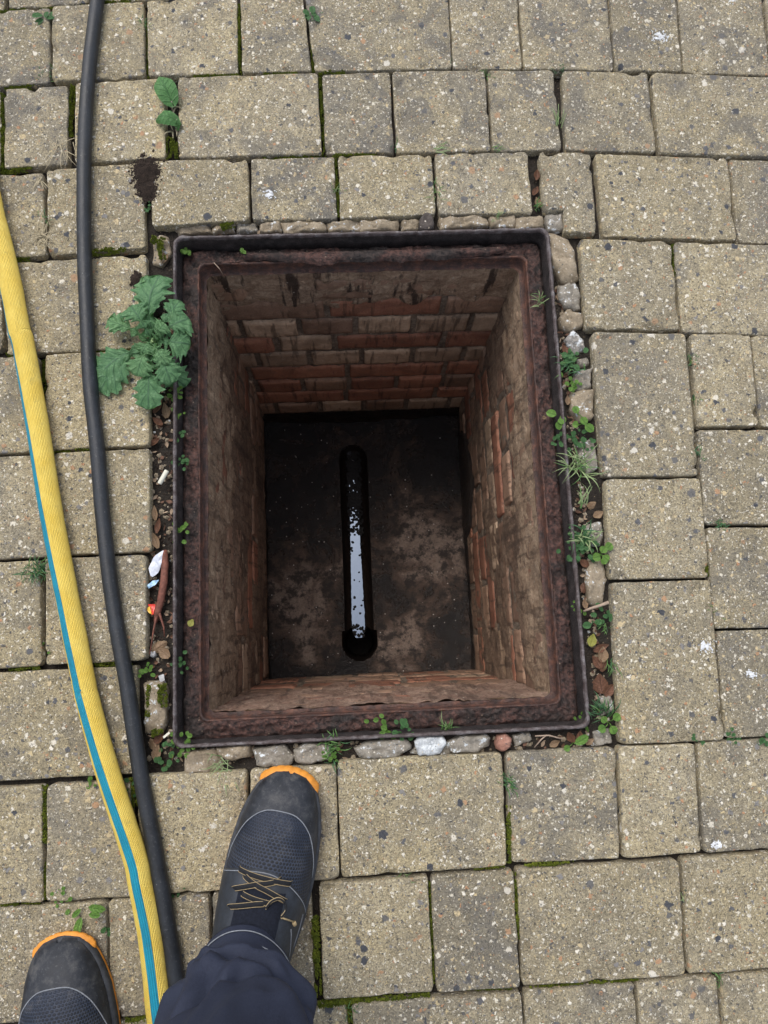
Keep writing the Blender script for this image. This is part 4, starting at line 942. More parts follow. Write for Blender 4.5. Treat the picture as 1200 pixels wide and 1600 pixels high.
weed(277, 684, 8, .008, 'small round leaved weed on the left rim, third from the top', 'weedd', z=-.012, spread=.004); weed(281, 722, 13, .008, 'dark round leaved weed trailing down the left rim', 'weedd', z=-.014, spread=.006); weed(282, 828, 14, .008, 'yellowish weed midway down the left rim', z=-.014, spread=.007)
weed(281, 1036, 14, .008, 'green weed on the lower part of the left rim', 'weedd', z=-.014, spread=.007); weed(290, 1161, 20, .009, 'bright weed in the lower left corner inside the rim', z=-.010, spread=.009)
weed(262, 1185, 22, .009, 'cluster of small weeds outside the lower left corner', 'weedd', z=-.010, spread=.010); weed(225, 1046, 12, .008, 'small sprig beside the soil patch right of the black hose', z=-.008, spread=.006)
weed(872, 652, 4, .016, 'pair of bright round leaves on the right rim', z=-.004, spread=.004); weed(900, 692, 34, .008, 'feathery low weed beside the bare soil on the right', 'weedd', spread=.009); weed(890, 560, 20, .011, 'leafy weed behind the grass beside the lichen stone', 'weedd', z=-.004, spread=.008)
weed(876, 688, 14, .008, 'small feathery weed hanging inside the right rim', 'weedd', z=-.010, spread=.006); weed(906, 852, 50, .009, 'mat of small green leaves on the right gap above the clover', 'weedd', z=-.006, spread=.011); weed(891, 600, 12, .008, 'short green sprig beside the pale cracked stone', z=-.008, spread=.006)
weed(895, 868, 16, .008, 'dark sprig inside the right rim left of the leaf mat', 'weedd', z=-.010, spread=.006); weed(944, 958, 14, .009, 'dull green weed right of the stick', 'weedd', z=-.010, spread=.007); weed(900, 950, 12, .007, 'thin sprig inside the right rim left of the stick', z=-.012, spread=.007)
weed(596, 1138, 18, .009, 'sprawling green weed inside the near rim, left one', z=-.014, spread=.009); weed(631, 1142, 14, .010, 'compact green weed inside the near rim beside the sprawling one', 'weedd', z=-.010, spread=.006); weed(905, 1130, 8, .007, 'small seedling in the lower right corner of the dirt ledge', z=-.020, spread=.005)
weed(520, 1176, 12, .008, 'tiny leaves under the grass clump beyond the boot toe', z=-.006, spread=.007); weed(488, 26, 9, .013, 'green leaves in the joint at the top middle', 'weedd', z=-.003, spread=.005); weed(133, 1420, 4, .022, 'single fallen green leaflets above the left boot', z=.002, spread=.003, W=.45); weed(75, 28, 5, .017, 'pale green leaf pair at the top left', 'weedd', z=.0, spread=.004, W=.6)
weed(1088, 1150, 9, .008, 'small weed at the corner of two blocks lower right', 'weedd', z=-.005, spread=.005); weed(1143, 1154, 14, .008, 'tiny tuft of leaves at the foot of the right joint', 'weedd', z=-.005, spread=.006); weed(1193, 1150, 6, .011, 'round leaves at the right edge below the last block', 'weedd', z=-.004, spread=.004)
weed(141, 1220, 9, .007, 'pale sprig in the joint beside the yellow hose', z=-.005, spread=.004); weed(66, 1020, 14, .006, 'green specks low in the dark joint beside the yellow hose', z=-.008, spread=.009); weed(207, 1228, 18, .007, 'small leaves between the two hoses below the frame', 'weedd', z=-.006, spread=.008)
weed(165, 1452, 9, .008, 'green specks in the joint right of the left boot', 'weedd', z=-.006, spread=.007); weed(100, 1412, 14, .007, 'row of small leaves in the joint above the left boot', z=-.005, spread=.009); weed(270, 1396, 12, .007, 'small leaves beside the black hose next to the boot', 'weedd', z=-.005, spread=.007); weed(232, 325, 7, .006, 'tiny green leaves in the joint below the soil spill', 'weedd', z=-.005, spread=.004)
def stalked(x, y, lv, lab, mat, z, cat='weed', name='clover'):
    """a plant whose leaves are large enough to be parts"""
    rnd = random.Random(int(x + y)); p = g(x, y, z); root = tag(empty(name, p), lab, cat); mb = MB()
    for (lx, ly, rz, L, W, zz) in lv:
        q = g(lx, ly, zz); m2 = MB(); round_leaf(m2, q, R(rz), L, W, .12, rnd); m2.build('leaf', M[mat], root, center=q)
        mb.tube([p, (p + np.array(q)) / 2 + np.array((0, 0, .003)), q], .0007, 5)
    mb.build('stem', M[mat], root)
stalked(935, 865, [(938, 868, 200, .013, .014, .004), (942, 868, -50, .012, .013, .003), (940, 864, 60, .012, .013, .006), (947, 858, 40, .013, .014, .006), (944, 872, -100, .010, .011, .003)], 'bright green clover leaves against the paving edge on the right', 'weed', -.006)
stalked(918, 660, [(902, 646, 110, .013, .012, .002), (908, 652, -60, .014, .013, .003), (914, 664, -40, .017, .014, .003), (904, 664, 170, .010, .012, .001)], 'pale oval leaved weed on the bare soil right of the rim', 'weed', -.010, name='round_leaved_weed')
stalked(950, 1128, [(946, 1136, 200, .012, .013, .002), (955, 1134, -70, .013, .013, .003), (958, 1124, 30, .013, .013, .004), (948, 1128, 140, .010, .011, .002)], 'light green round leaves at the lower right corner of the frame', 'weed', -.006)
stalked(895, 1160, [(890, 1166, 210, .010, .010, .0), (898, 1162, 25, .024, .013, .002)], 'lime green pointed leaf weed in the litter under the frame', 'weed', -.008, name='leafy_weed')
stalked(925, 888 + 82, [(924, 976, 185, .014, .011, -.004), (929, 973, 10, .010, .009, -.003)], 'two dull green leaves lying under the stick beside the right rim', 'weedd', -.012, name='leafy_weed')

# the large lobed weed
M['ragw'] = m_leaf('lobed_leaf', (.080, .195, .082), (.130, .27, .115), (.042, .10, .054), 6); M['ragl'] = m_leaf('young_lobed_leaf', (.11, .24, .10), (.16, .30, .13), (.05, .12, .05), 6); M['stem'] = m_plain('weed_stem', (.16, .24, .10), .5)
def lobed_leaf(mb, p0, p1, W, zb, zm, zt, seed, lobes=4, round_end=.55, cup=.25):
    p0, p1 = np.array(p0[:2]), np.array(p1[:2]); L = np.linalg.norm(p1 - p0); d = (p1 - p0) / L; nv = np.array((-d[1], d[0])); rnd = random.Random(seed); bend = rnd.uniform(-.12, .12)
    n, m = 46, 15; rows = []; uv = []
    for i in range(n):
        t_ = i / (n - 1); row = []; ur = []
        # terminal lobe broad, lower part cut into side lobes
        term = math.sqrt(max(0, 1 - ((t_ - (1 - round_end / 2)) / (round_end / 2)) ** 2)) if t_ > 1 - round_end else 0
        if t_ > .985: term = max(term, .06)
        low = (.40 + .50 * t_) * (.60 + .40 * math.cos(t_ * lobes * 2 * math.pi / (1 - round_end * .55) + .6)) if t_ < 1 - round_end * .4 else 0
        hw = W * .5 * max(term, low * .95, .045)
        for side in range(m):
            u = side / (m - 1) * 2 - 1
            ser = 1 + .17 * math.sin(t_ * 55 + seed) * abs(u) ** 3 + .10 * math.sin(t_ * 27 + seed * 2) * abs(u) ** 2 + .20 * nz(t_ * 14, u * 1.5, seed)
            q = p0 + d * (L * t_ + .10 * hw * abs(u) * (1 - t_)) + nv * (u * hw * ser + bend * L * math.sin(math.pi * t_))
            z = zb * (1 - t_) ** 2 + 2 * zm * t_ * (1 - t_) + zt * t_ * t_ + cup * abs(u) * hw - .35 * u * u * hw + .0042 * nz(t_ * 9, u * 2.4, seed * 1.3) * (.3 + abs(u)) + .0011 * math.sin((t_ * 8 - abs(u) * 1.4) * 6.28) * min(1, abs(u) * 2)
            row.append((q[0], q[1], z)); ur.append((u, t_))
        rows.append(row); uv.append(ur)
    mb.grid(rows, uv)
pc = g(243, 540, .004); root = tag(empty('lobed_weed', pc), 'large blue green weed with lobed crinkled leaves against the left rim', 'weed'); mb = MB()
for k, (x, y, W, zm, zt, kind, lob, re_) in enumerate([
  (228, 430, .030, .030, .012, 'ragl', 2, .6), (152, 590, .046, .030, .008, 'ragw', 3, .55), (156, 612, .050, .025, .006, 'ragw', 3, .62), (168, 500, .030, .040, .022, 'ragl', 4, .4), (290, 604, .040, .030, -.016, 'ragw', 2, .6),
  (250, 430, .048, .045, .022, 'ragw', 3, .55), (232, 640, .040, .040, .014, 'ragw', 4, .5), (204, 478, .040, .050, .026, 'ragw', 4, .42), (298, 538, .046, .050, .018, 'ragw', 4, .5), (296, 498, .046, .050, .022, 'ragw', 4, .42), (268, 600, .034, .052, .026, 'ragw', 4, .45),
  (282, 470, .030, .045, .020, 'ragw', 3, .4), (214, 588, .034, .052, .030, 'ragl', 4, .5), (222, 552, .030, .050, .036, 'ragl', 3, .7), (262, 570, .026, .052, .036, 'ragl', 4, .55), (258, 505, .026, .052, .036, 'ragl', 4, .5)]):
    zt_ = max(zt, .004); tip = g(x, y, zt if zt < 0 else zt_)
    b0 = np.array(pc); b0 = b0 + (tip - b0) * .06
    m2 = MB(); lobed_leaf(m2, b0, tip, W * 1.12, .006 + k * .0011, zm * .8 + k * .0008, zt if zt < 0 else zt_, k * 13 + 5, lob, re_)
    m2.build('leaf', M[kind], root, center=(b0[0], b0[1], .01))
    mb.tube([pc + np.array((0, 0, -.012)), pc + (b0 - pc) * .5 + np.array((0, 0, .002)), b0 + np.array((0, 0, .006 + k * .0011))], .0014, 6)
mb.build('stem', M['stem'], root)

# plant with two heart shaped leaves in the upper joint
pr_ = g(270, 175, -.006); root = tag(empty('two_leaved_weed', pr_), 'small weed with two rounded green leaves in a joint at the upper left', 'weed'); mb = MB()
M['heart'] = m_leaf('heart_leaf', (.075, .20, .062), (.12, .27, .09), (.05, .13, .045), 6)
for k, (x0_, y0_, x1_, y1_, W, zz) in enumerate([(268, 158, 248, 119, .036, .012), (276, 188, 243, 188, .027, .010), (276, 200, 283, 192, .012, .004)]):
    a, b = g(x0_, y0_, zz), g(x1_, y1_, zz); m2 = MB(); L = np.linalg.norm((b - a)[:2]); d = (b - a)[:2] / L; nv = np.array((-d[1], d[0])); rows = []; uv = []
    for i in range(17):
        t_ = i / 16; hw = W * .5 * math.sin(math.pi * t_ ** .72) ** .7 if 0 < t_ < 1 else .0008; rows.append([]); uv.append([])
        for j in range(11):
            u = j / 5 - 1; q = a[:2] + d * (L * t_ - .16 * L * abs(u) ** 2 * max(0, 1 - t_ * 2.2)) + nv * u * hw * (1 + .04 * nz(t_ * 20, u * 3, k))
            rows[-1].append((q[0], q[1], zz + .012 * math.sin(math.pi * t_) + .10 * hw * abs(u) - .006 * u * u + .0016 * nz(t_ * 8, u * 3, k) + .0006 * math.sin((t_ * 7 - abs(u)) * 6.28))); uv[-1].append((u, t_))
    m2.grid(rows, uv); m2.build('leaf', M['heart'], root, center=a)
    mb.tube([pr_, (pr_ + a) / 2 + np.array((0, 0, .003)), a], .0013, 6)
mb.build('stem', m_plain('pale_stem', (.30, .27, .20), .6), root)
# withered stalks at its foot
mb = MB(); rnd = random.Random(4)
for i in range(9):
    q = g(268 + rnd.uniform(-3, 8), 168 + rnd.uniform(-5, 42), -.004); blade(mb, q, rnd.random() * 6.3, rnd.uniform(.010, .022), .003, .25, rnd)
tag(mb.build('withered_stalks', M['straw'], center=g(270, 180)), 'withered grey stalks in the joint between the two rounded leaves', 'weed')

# ------------------------------------------------------------------ litter one can pick out
M['paper'] = m_plain('cigarette_paper', (.62, .60, .50), .7, .3, 90, .0003, .12)
a, b = g(249, 756, .0), g(261, 735, .001); mb = MB(); mb.tube([a + (b - a) * q for q in (0, .05, .5, .95, 1)], [.0030, .0036, .0036, .0036, .0032], 14)
tag(mb.build('cigarette_end', M['paper'], center=a), 'white cigarette filter lying on the soil left of the frame', 'cigarette end')
def scrap(px, z, mat, lab, name='plastic_scrap', fold=.004, cat='litter'):
    pg = smooth_poly([g(*p, z)[:2] for p in px], 18); c = pg.mean(0); mb = MB(); rows = []
    for r_ in (0, .35, .7, 1.): rows.append([(*(c + (q - c) * r_), z + fold * nz(*(c + (q - c) * r_), px[0][0], 95) + fold * .5 * nz(q[0] * r_, q[1] * r_, 7, 220)) for q in pg])
    top = [list(r_) for r_ in rows]; mb.grid(rows, None, 0, True); mb.grid([[(p[0], p[1], p[2] - .0004) for p in r_] for r_ in top], None, 0, True)
    return tag(mb.build(name, mat, center=(c[0], c[1], z)), lab, cat)
M['plas'] = m_plain('pale_plastic', (.50, .53, .60), .25, .5, 120, .001, .2); M['plasb'] = m_plain('blue_white_plastic', (.30, .48, .66), .3, .5, 300, .0005, .5); M['plasr'] = m_plain('red_wrapper', (.62, .04, .02), .35, .5, 50, 0, .2); M['plasy'] = m_plain('yellow_wrapper', (.72, .42, .03), .35, .5, 50, 0, .2); M['pap'] = m_plain('grey_paper', (.40, .40, .40), .7, .3, 120, 0, .2)
scrap([(232, 888), (240, 870), (257, 858), (253, 880), (246, 897), (236, 903)], -.006, M['plas'], 'crumpled pale bluish plastic scrap left of the frame')
scrap([(230, 915), (238, 907), (249, 906), (243, 914), (232, 920)], -.007, M['plasb'], 'thin blue and white plastic strip below the pale plastic scrap')
scrap([(231, 944), (243, 944), (240, 960), (236, 961)], -.006, M['plasr'], 'torn piece of red wrapper left of the frame', 'wrapper_piece', .002)
scrap([(228, 951), (234, 947), (237, 960), (232, 957)], -.0045, M['plasy'], 'torn yellow edge of wrapper beside the red piece', 'wrapper_piece', .002)
scrap([(247, 1056), (256, 1053), (258, 1063), (250, 1066)], -.008, M['pap'], 'small whitish paper scrap above the mossy block', 'paper_scrap', .003)
scrap([(254, 1151), (264, 1143), (266, 1146), (256, 1154)], -.004, M['paper'], 'narrow white paper sliver at the lower left corner', 'paper_scrap', .001)
stone([(234, 1018), (241, 1017), (243, 1024), (238, 1029), (233, 1025)], m_stone('pale_pebble', (.42, .42, .42), (.55, .55, .56)), -.009, 'pebble', None, .004, n=14, depth=.012)
tag(bpy.data.objects['pebble'], 'small pale pebble on the soil left of the frame', 'pebble')
o = stone([(776, 1163), (780, 1151), (792, 1148), (801, 1156), (799, 1169), (787, 1175), (778, 1172)], M['st_red'], .002, 'pebble', None, .009, n=20, depth=.02, rough=.5); tag(o, 'smooth reddish pebble among the rubble under the near rim', 'pebble')
o = stone([(649, 1160), (655, 1153), (692, 1152), (696, 1163), (688, 1178), (656, 1180)], m_stone('white_lichen', (.50, .53, .55), (.66, .69, .71), .4), -.001, 'lichen_stone', None, .004, n=34, depth=.02); tag(o, 'stone covered in white lichen under the near rim', 'stone')
o = stone([(657, 341), (665, 330), (676, 334), (678, 352), (668, 358), (656, 356)], m_stone('dark_chip', (.06, .05, .045), (.12, .10, .09)), .004, 'slate_chip', None, .005, n=14, depth=.015, rough=.6); tag(o, 'dark stone chip leaning on the blocks above the frame', 'stone')
M['root'] = m_plain('rusty_root', (.15, .058, .04), .7, .3, 120, .0015, .5); M['twig'] = m_plain('pale_twig', (.32, .24, .18), .7, .3, 120, .0008, .3)
mb = MB(); mb.tube([g(258, 860, -.010), g(258, 880, -.006), g(256, 910, -.004), g(251, 940, -.005), g(246, 958, -.008), g(243, 972, -.012)], [.0035, .0055, .0058, .0056, .0050, .003], 12); mb.tube([g(246, 955, -.006), g(240, 985, -.008), g(234, 1022, -.006)], [.0022, .0014, .0008], 7); mb.tube([g(248, 955, -.006), g(256, 980, -.008), g(257, 995, -.01)], [.002, .0014, .0008], 7)
tag(mb.build('root', M['root'], center=g(252, 910)), 'thick rust brown root lying along the left rim', 'root')
mb = MB(); mb.tube([g(912, 955, -.004), g(925, 950, .002), g(938, 946, .004), g(951, 941, .006)], [.0016, .0022, .0023, .0026], 8)
tag(mb.build('twig', M['twig'], center=g(930, 948)), 'pale broken twig lying across the gap right of the frame', 'twig')
mb = MB(); mb.tube([g(836, 1150, -.006), g(858, 1149, -.002), g(880, 1155, -.004)], [.001, .0012, .0009], 6)
tag(mb.build('twig', M['twig'], center=g(858, 1150)), 'thin grey twig in the litter right of the red pebble', 'twig')
mb = MB(); mb.tube([g(835, 1168, -.006), g(846, 1155, -.003), g(855, 1148, -.004)], [.0008, .001, .0009], 6)
tag(mb.build('twig', M['twig'], center=g(845, 1158)), 'short stalk leaning against the thin grey twig', 'twig')
mb = MB(); mb.tube([g(334, 410, -.024), g(343, 420, -.028), g(349, 430, -.05)], [.0009, .0009, .0007], 6)
tag(mb.build('twig', M['twig'], center=g(343, 420, -.028)), 'pale stalk fallen over the inner lip at the upper left', 'twig')

# white lime splashes dried on single blocks
M['lime'] = m_plain('lime_splash', (.56, .57, .58), .85, .2, 160, .0006, .3)
def splash(px, k):
    pg = np.array([g(*p)[:2] for p in px]); c = pg.mean(0); rad = np.linalg.norm(pg - c, axis=1).mean(); mb = MB(); rnd = random.Random(k)
    best = min(PO, key=lambda o: (o.location[0] - c[0]) ** 2 + (o.location[1] - c[1]) ** 2)
    for i in range(150):
        a = rnd.random() * 6.28; d = rad * abs(rnd.gauss(0, .62)); q = c + np.array((math.cos(a) * 1.25, math.sin(a) * .85)) * d
        if nz(q[0], q[1], k, 260) < -.12: continue
        r_ = rnd.uniform(.0006, .0022) * (1.25 - min(1, d / rad / 1.6)); blob(mb, q[0], q[1], .0008, r_, .0009, 6, rnd)
    mb.build('lime_splash', M['lime'], best, smooth=False, center=(c[0], c[1], .0016))
splash([(1012, 48), (1022, 46), (1034, 52), (1048, 58), (1050, 66), (1036, 72), (1026, 66)], 1); splash([(1088, 1000), (1098, 996), (1112, 1002), (1116, 1014), (1104, 1022), (1090, 1018)], 2); splash([(1136, 0), (1150, -4), (1152, 5), (1140, 6)], 5)
splash([(1166, 1048), (1174, 1046), (1180, 1056), (1172, 1062)], 3); splash([(410, 300), (424, 296), (430, 308), (418, 314)], 4); splash([(1112, 1316), (1122, 1314), (1128, 1324), (1116, 1328)], 7)
# ====PART3 ------------------------------------------------------------ the person standing at the manhole
def pix(P):
    q = ROT @ (np.array(P) - CAM); return np.array((600 + FPX * q[0] / q[2], 800 + FPX * q[1] / q[2]))
t = NT('shoe_upper'); uvn = t.n('SeparateXYZ', {0: t.n('TexCoord').outputs['UV']}); U_, S_ = uvn.outputs[0], uvn.outputs[1]      # u: -1..1 across, s: metres from the toe
P_ = t.pos(); n1 = t.noise(P_, 45, 5, .7).outputs['Fac']; n2 = t.noise(P_, 300, 3, .7).outputs['Fac']
# knitted mesh: rows of dark holes on the vamp
px_ = t.math('MULTIPLY', U_, 21.); py_ = t.math('MULTIPLY', S_, 250.); row = t.math('FLOOR', py_)
fx = t.math('SUBTRACT', t.math('FRACT', t.math('ADD', px_, t.math('MULTIPLY', row, .5))), .5); fy = t.math('SUBTRACT', t.math('FRACT', py_), .5)
hole = t.rng(t.math('SQRT', t.math('ADD', t.math('MULTIPLY', fx, fx), t.math('MULTIPLY', fy, fy))), .25, .42, 1, 0)
au = t.math('ABSOLUTE', U_)
inm = t.math('MULTIPLY', t.rng(t.math('SUBTRACT', S_, t.math('ADD', .046, t.math('MULTIPLY', t.math('POWER', au, 2.4), .10))), 0, .003), t.rng(S_, .185, .19, 1, 0))
fadeh = t.math('MULTIPLY', hole, t.rng(S_, .05, .085, .25, 1))
synth = t.mix(t.rng(n1, .38, .66), (.010, .012, .017), (.028, .032, .041)); synth = t.mix(t.rng(n2, .6, .75, 0, .5), synth, (.12, .12, .125))
mesh_ = t.mix(fadeh, t.mix(t.rng(n1, .35, .65), (.014, .020, .036), (.028, .037, .060)), (.004, .005, .008))
col = t.mix(inm, synth, mesh_)
dust = t.math('MULTIPLY', t.rng(n1, .5, .72), t.rng(S_, .02, .13, .45, .08))
col = t.mix(dust, col, (.13, .12, .105))
M['upper'] = t.fin(col, t.rng(n1, .3, .7, .5, .75), t.bump(t.math('ADD', t.math('MULTIPLY', t.math('MULTIPLY', hole, inm), -1.), t.math('MULTIPLY', n2, .4)), .0012), .35)
M['panel'] = m_plain('shoe_panel', (.016, .020, .028), .55, .4, 120, .0004, .4); M['sole'] = m_plain('shoe_sole_grey', (.040, .043, .050), .7, .3, 120, .0006, .4); M['orange'] = m_plain('orange_rubber', (.60, .235, .030), .6, .4, 80, .0006, .18)
M['lace'] = m_plain('lace_black', (.014, .015, .018), .8, .2, 400, .0004, .4); M['tan'] = m_plain('tan_thread', (.30, .23, .13), .7, .2, 300, 0, .25); M['stitch'] = m_plain('grey_stitching', (.20, .215, .24), .8, .2, 300, 0, .25); M['tongue'] = m_plain('tongue_fabric', (.008, .010, .017), .9, .2, 300, .0004, .4)
t = NT('navy_workwear'); P_ = t.pos(); n1 = t.noise(P_, 14, 5, .6).outputs['Fac']; n2 = t.noise(P_, 520, 3, .7).outputs['Fac']
M['navy'] = t.fin(t.mix(t.rng(n2, .3, .7), t.mix(t.rng(n1, .35, .65), (.009, .012, .025), (.015, .020, .039)), (.021, .026, .047)), .8, t.bump(n2, .0004), .3)
WS = [(0, .004), (.004, .022), (.012, .034), (.025, .0435), (.045, .0525), (.07, .0595), (.11, .064), (.15, .0645), (.19, .0625), (.24, .056), (.275, .047), (.30, .033), (.312, .012)]
HS = [(0, .030), (.012, .043), (.03, .053), (.06, .064), (.09, .074), (.13, .090), (.17, .106), (.21, .119), (.25, .126), (.312, .124)]
WS = [(a, b * (.935 if a > .01 else 1)) for a, b in WS]
def itp(tb, s): return float(np.interp(s, [q[0] for q in tb], [q[1] for q in tb]))
person = tag(empty('person', (-.31, -.80, 0)), 'person in navy trousers and black safety shoes with orange toes standing at the manhole', 'person')
def make_shoe(T, f, mirror, full):
    f = np.array(f) / np.linalg.norm(f); rt = np.array((f[1], -f[0])); T = np.array(T)
    def W3(s, a, z):
        q = T - f * s + rt * a * mirror; return np.array((q[0], q[1], z))
    def S(s, u, off=0.):
        ph = math.pi / 2 * (1 - u); w_ = itp(WS, s); h = itp(HS, s); c_, s_ = math.cos(ph), max(0, math.sin(ph))
        a = w_ * math.copysign(abs(c_) ** .82, c_); z = .016 + (h - .016) * s_ ** .78
        return W3(s - (.004 * (1 - s_) if s < .05 else 0), a + off * c_, z + off * s_)
    ss = [0, .002, .005, .009, .014, .02, .028, .037, .047, .058, .07, .085, .1, .115, .13, .145, .16, .175, .19, .21, .23, .25, .27, .285, .3, .312]
    us = np.linspace(-1, 1, 33)
    mb = MB(); mb.grid([[S(s, u, .0014 * nz(u * 3, s * 40, 2) + (-.0025 * math.exp(-((s - .105) / .006) ** 2) - .002 * math.exp(-((s - .088) / .005) ** 2)) * max(0, 1 - abs(u) * 1.3)) for u in us] for s in ss], [[(u, s) for u in us] for s in ss])
    if mirror < 0: mb.f = [q[::-1] for q in mb.f]
    shoe = mb.build('shoe', M['upper'], person, center=(T[0], T[1], 0))
    # outline for the sole
    side = [(s, itp(WS, s)) for s in ss]
    outl = [(s, w_) for s, w_ in side] + [(s, -w_) for s, w_ in side[::-1]]
    def outline(off, z, rip=0.):
        pts = []; n = len(outl)
        for i in range(n):
            a, b = np.array(outl[i - 1]), np.array(outl[(i + 1) % n]); d = b - a; d = d / (np.linalg.norm(d) + 1e-9); nrm = np.array((-d[1], d[0])); 
            if nrm @ (np.array(outl[i]) - np.array((.15, 0))) < 0: nrm = -nrm
            q = np.array(outl[i]) + nrm * off; pts.append(W3(q[0], q[1], z))
        return pts
    m2 = MB(); m2.grid([outline(.0015, .007), outline(.004, .009), outline(.0042, .018), outline(.002, .023), outline(-.004, .0235)], None, 0, True); m2.build('sole', M['sole'], shoe)
    m2 = MB(); m2.grid([outline(-.02, .0005), outline(.001, .0005), outline(.0035, .003), outline(.0034, .0075), outline(.001, .0095)], None, 0, True); m2.build('outsole', M['orange'], shoe)
    # orange toe bumper with moulded grooves
    m2 = MB(); rows = []
    th = np.linspace(-1, 1, 61)
    def toe(tt, off, z):
        ang = tt * R(74); ca, sa = math.cos(ang), math.sin(ang)
        return W3(.034 - (.034 + off) * ca ** .9, (.0425 + off) * sa, z)
    for off, z in ((.003, .006), (.0070, .008), (.0080, .014), (.0070, .020 if full else .015), (.003, .024 if full else .018), (-.003, .027 if full else .019), (-.008, .026 if full else .017)):
        rows.append([toe(q, off * (1 if abs(q) < .8 else max(.25, 1 - (abs(q) - .8) * 3.7)) - (.0007 if (i // 2) % 3 == 0 and off > .002 else 0), .006 + (z - .006) * (1 if abs(q) < .6 else 1 - (abs(q) - .6) * .9)) for i, q in enumerate(th)])
    m2.grid(rows); m2.build('toe_cap', M['orange'], shoe)
    def find(p):
        best = None
        for s in np.linspace(.01, .29, 71):
            for u in np.linspace(-.98, .98, 50):
                e = np.sum((pix(S(s, u)) - p) ** 2)
                if best is None or e < best[0]: best = (e, s, u)
        return best[1:]
    # overlay panel round the lacing
    def s1(u): return .116 + .028 * max(0, -u) ** 1.5 + .062 * max(0, u) ** 1.5
    uu = np.linspace(-.96, .96, 41); tt = np.r_[0, .015, np.linspace(.05, 1, 14)]
    m2 = MB(); m2.grid([[S(s1(u) + (.255 - s1(u)) * q, u, .0004 if q == 0 else .0021) for u in uu] for q in tt]); m2.build('lace_panel', M['panel'], shoe)
    m2 = MB(); m2.tube([S(s1(u) + .003, u, .0024) for u in np.linspace(-.94, .94, 40)], .0007, 5)
    sv = [(.046 + .10 * abs(u) ** 2.4, u) for u in np.linspace(-.93, .93, 60)]
    m2.tube([S(min(s, .17), u, .0006) for s, u in sv], .0008, 5)
    m2.tube([S(.20 + .02 * q, .62 + .1 * q, .0024) for q in np.linspace(-1, 1, 10)], .0006, 5); m2.tube([S(.19 + .02 * q, .78, .0024) for q in np.linspace(-1, 1, 10)], .0006, 5)
    m2.build('stitching', M['stitch'], shoe)
    m2 = MB(); m2.grid([[S(s, u, .0030 - .0022 * abs(u / .36) ** 4) for u in np.linspace(-.36, .36, 15)] for s in np.linspace(.138, .26, 14)]); m2.build('tongue', M['tongue'], shoe)
    def strand(a, b, wd=.0066, bulge=.002):
        m3 = MB(); n = 18; pts = []
        for i in range(n):
            q = i / (n - 1); s = a[0] + (b[0] - a[0]) * q; u = a[1] + (b[1] - a[1]) * q
            pts.append(S(s, u, .0042 + bulge * math.sin(math.pi * q) ** .6 - (.003 if i in (0, n - 1) else 0)))
        rows = []; e1 = []; e2 = []
        for i, p in enumerate(pts):
            d = pts[min(i + 1, n - 1)] - pts[max(i - 1, 0)]; d /= np.linalg.norm(d); nv = np.cross(d, (0, 0, 1.)); nv /= np.linalg.norm(nv)
            rows.append([p - nv * wd / 2, p - nv * wd / 4 + np.array((0, 0, .0009)), p + nv * wd / 4 + np.array((0, 0, .0009)), p + nv * wd / 2]); e1.append(p - nv * wd / 2 + np.array((0, 0, .0006))); e2.append(p + nv * wd / 2 + np.array((0, 0, .0006)))
        m3.grid(rows, None, 0); m3.tube(e1, .00042, 5, 1); m3.tube(e2, .00042, 5, 1)
        m3.build('lace', [M['lace'], M['tan']], shoe)
    if full:
        for a, b in (((285, 668), (592, 757)), ((312, 702), (556, 856)), ((250, 792), (540, 742)), ((298, 812), (470, 880)), ((222, 902), (450, 880))):
            strand(find((300 + a[0] / 3.81, 1180 + a[1] / 3.81)), find((300 + b[0] / 3.81, 1180 + b[1] / 3.81)))
        m2 = MB(); lp = [find((300 + a / 3.81, 1180 + b / 3.81)) for a, b in ((440, 905), (465, 865), (505, 848), (545, 865), (545, 905), (515, 950))]
        pts = [S(s, u, .009) for s, u in lp]; sp_ = spline(pts, 6); m2.tube([p + np.array((0, .0016, .0)) for p in sp_], .0007, 5, 1); m2.tube(sp_, .0016, 6, 0); m2.tube([p - np.array((0, .0016, .0)) for p in sp_], .0007, 5, 1)
        e = find((300 + 590 / 3.81, 1180 + 978 / 3.81)); m2.tube([pts[-1], S(*e, .006)], .0012, 6, 1); m2.tube([S(*e, .006), S(e[0] + .004, e[1] + .03, .007)], .0028, 8, 1)
        m2.build('lace', [M['lace'], M['tan']], shoe)
    else:
        for k in range(4): strand((.145 + .02 * k, -.42), (.150 + .02 * k + .008 * (k % 2), .42))
    return S, W3
SR, WR = make_shoe((-.136, -.4425), (.25, .968), 1, True)
SL, WL = make_shoe((-.459, -.649), (-.12, .99), -1, False)

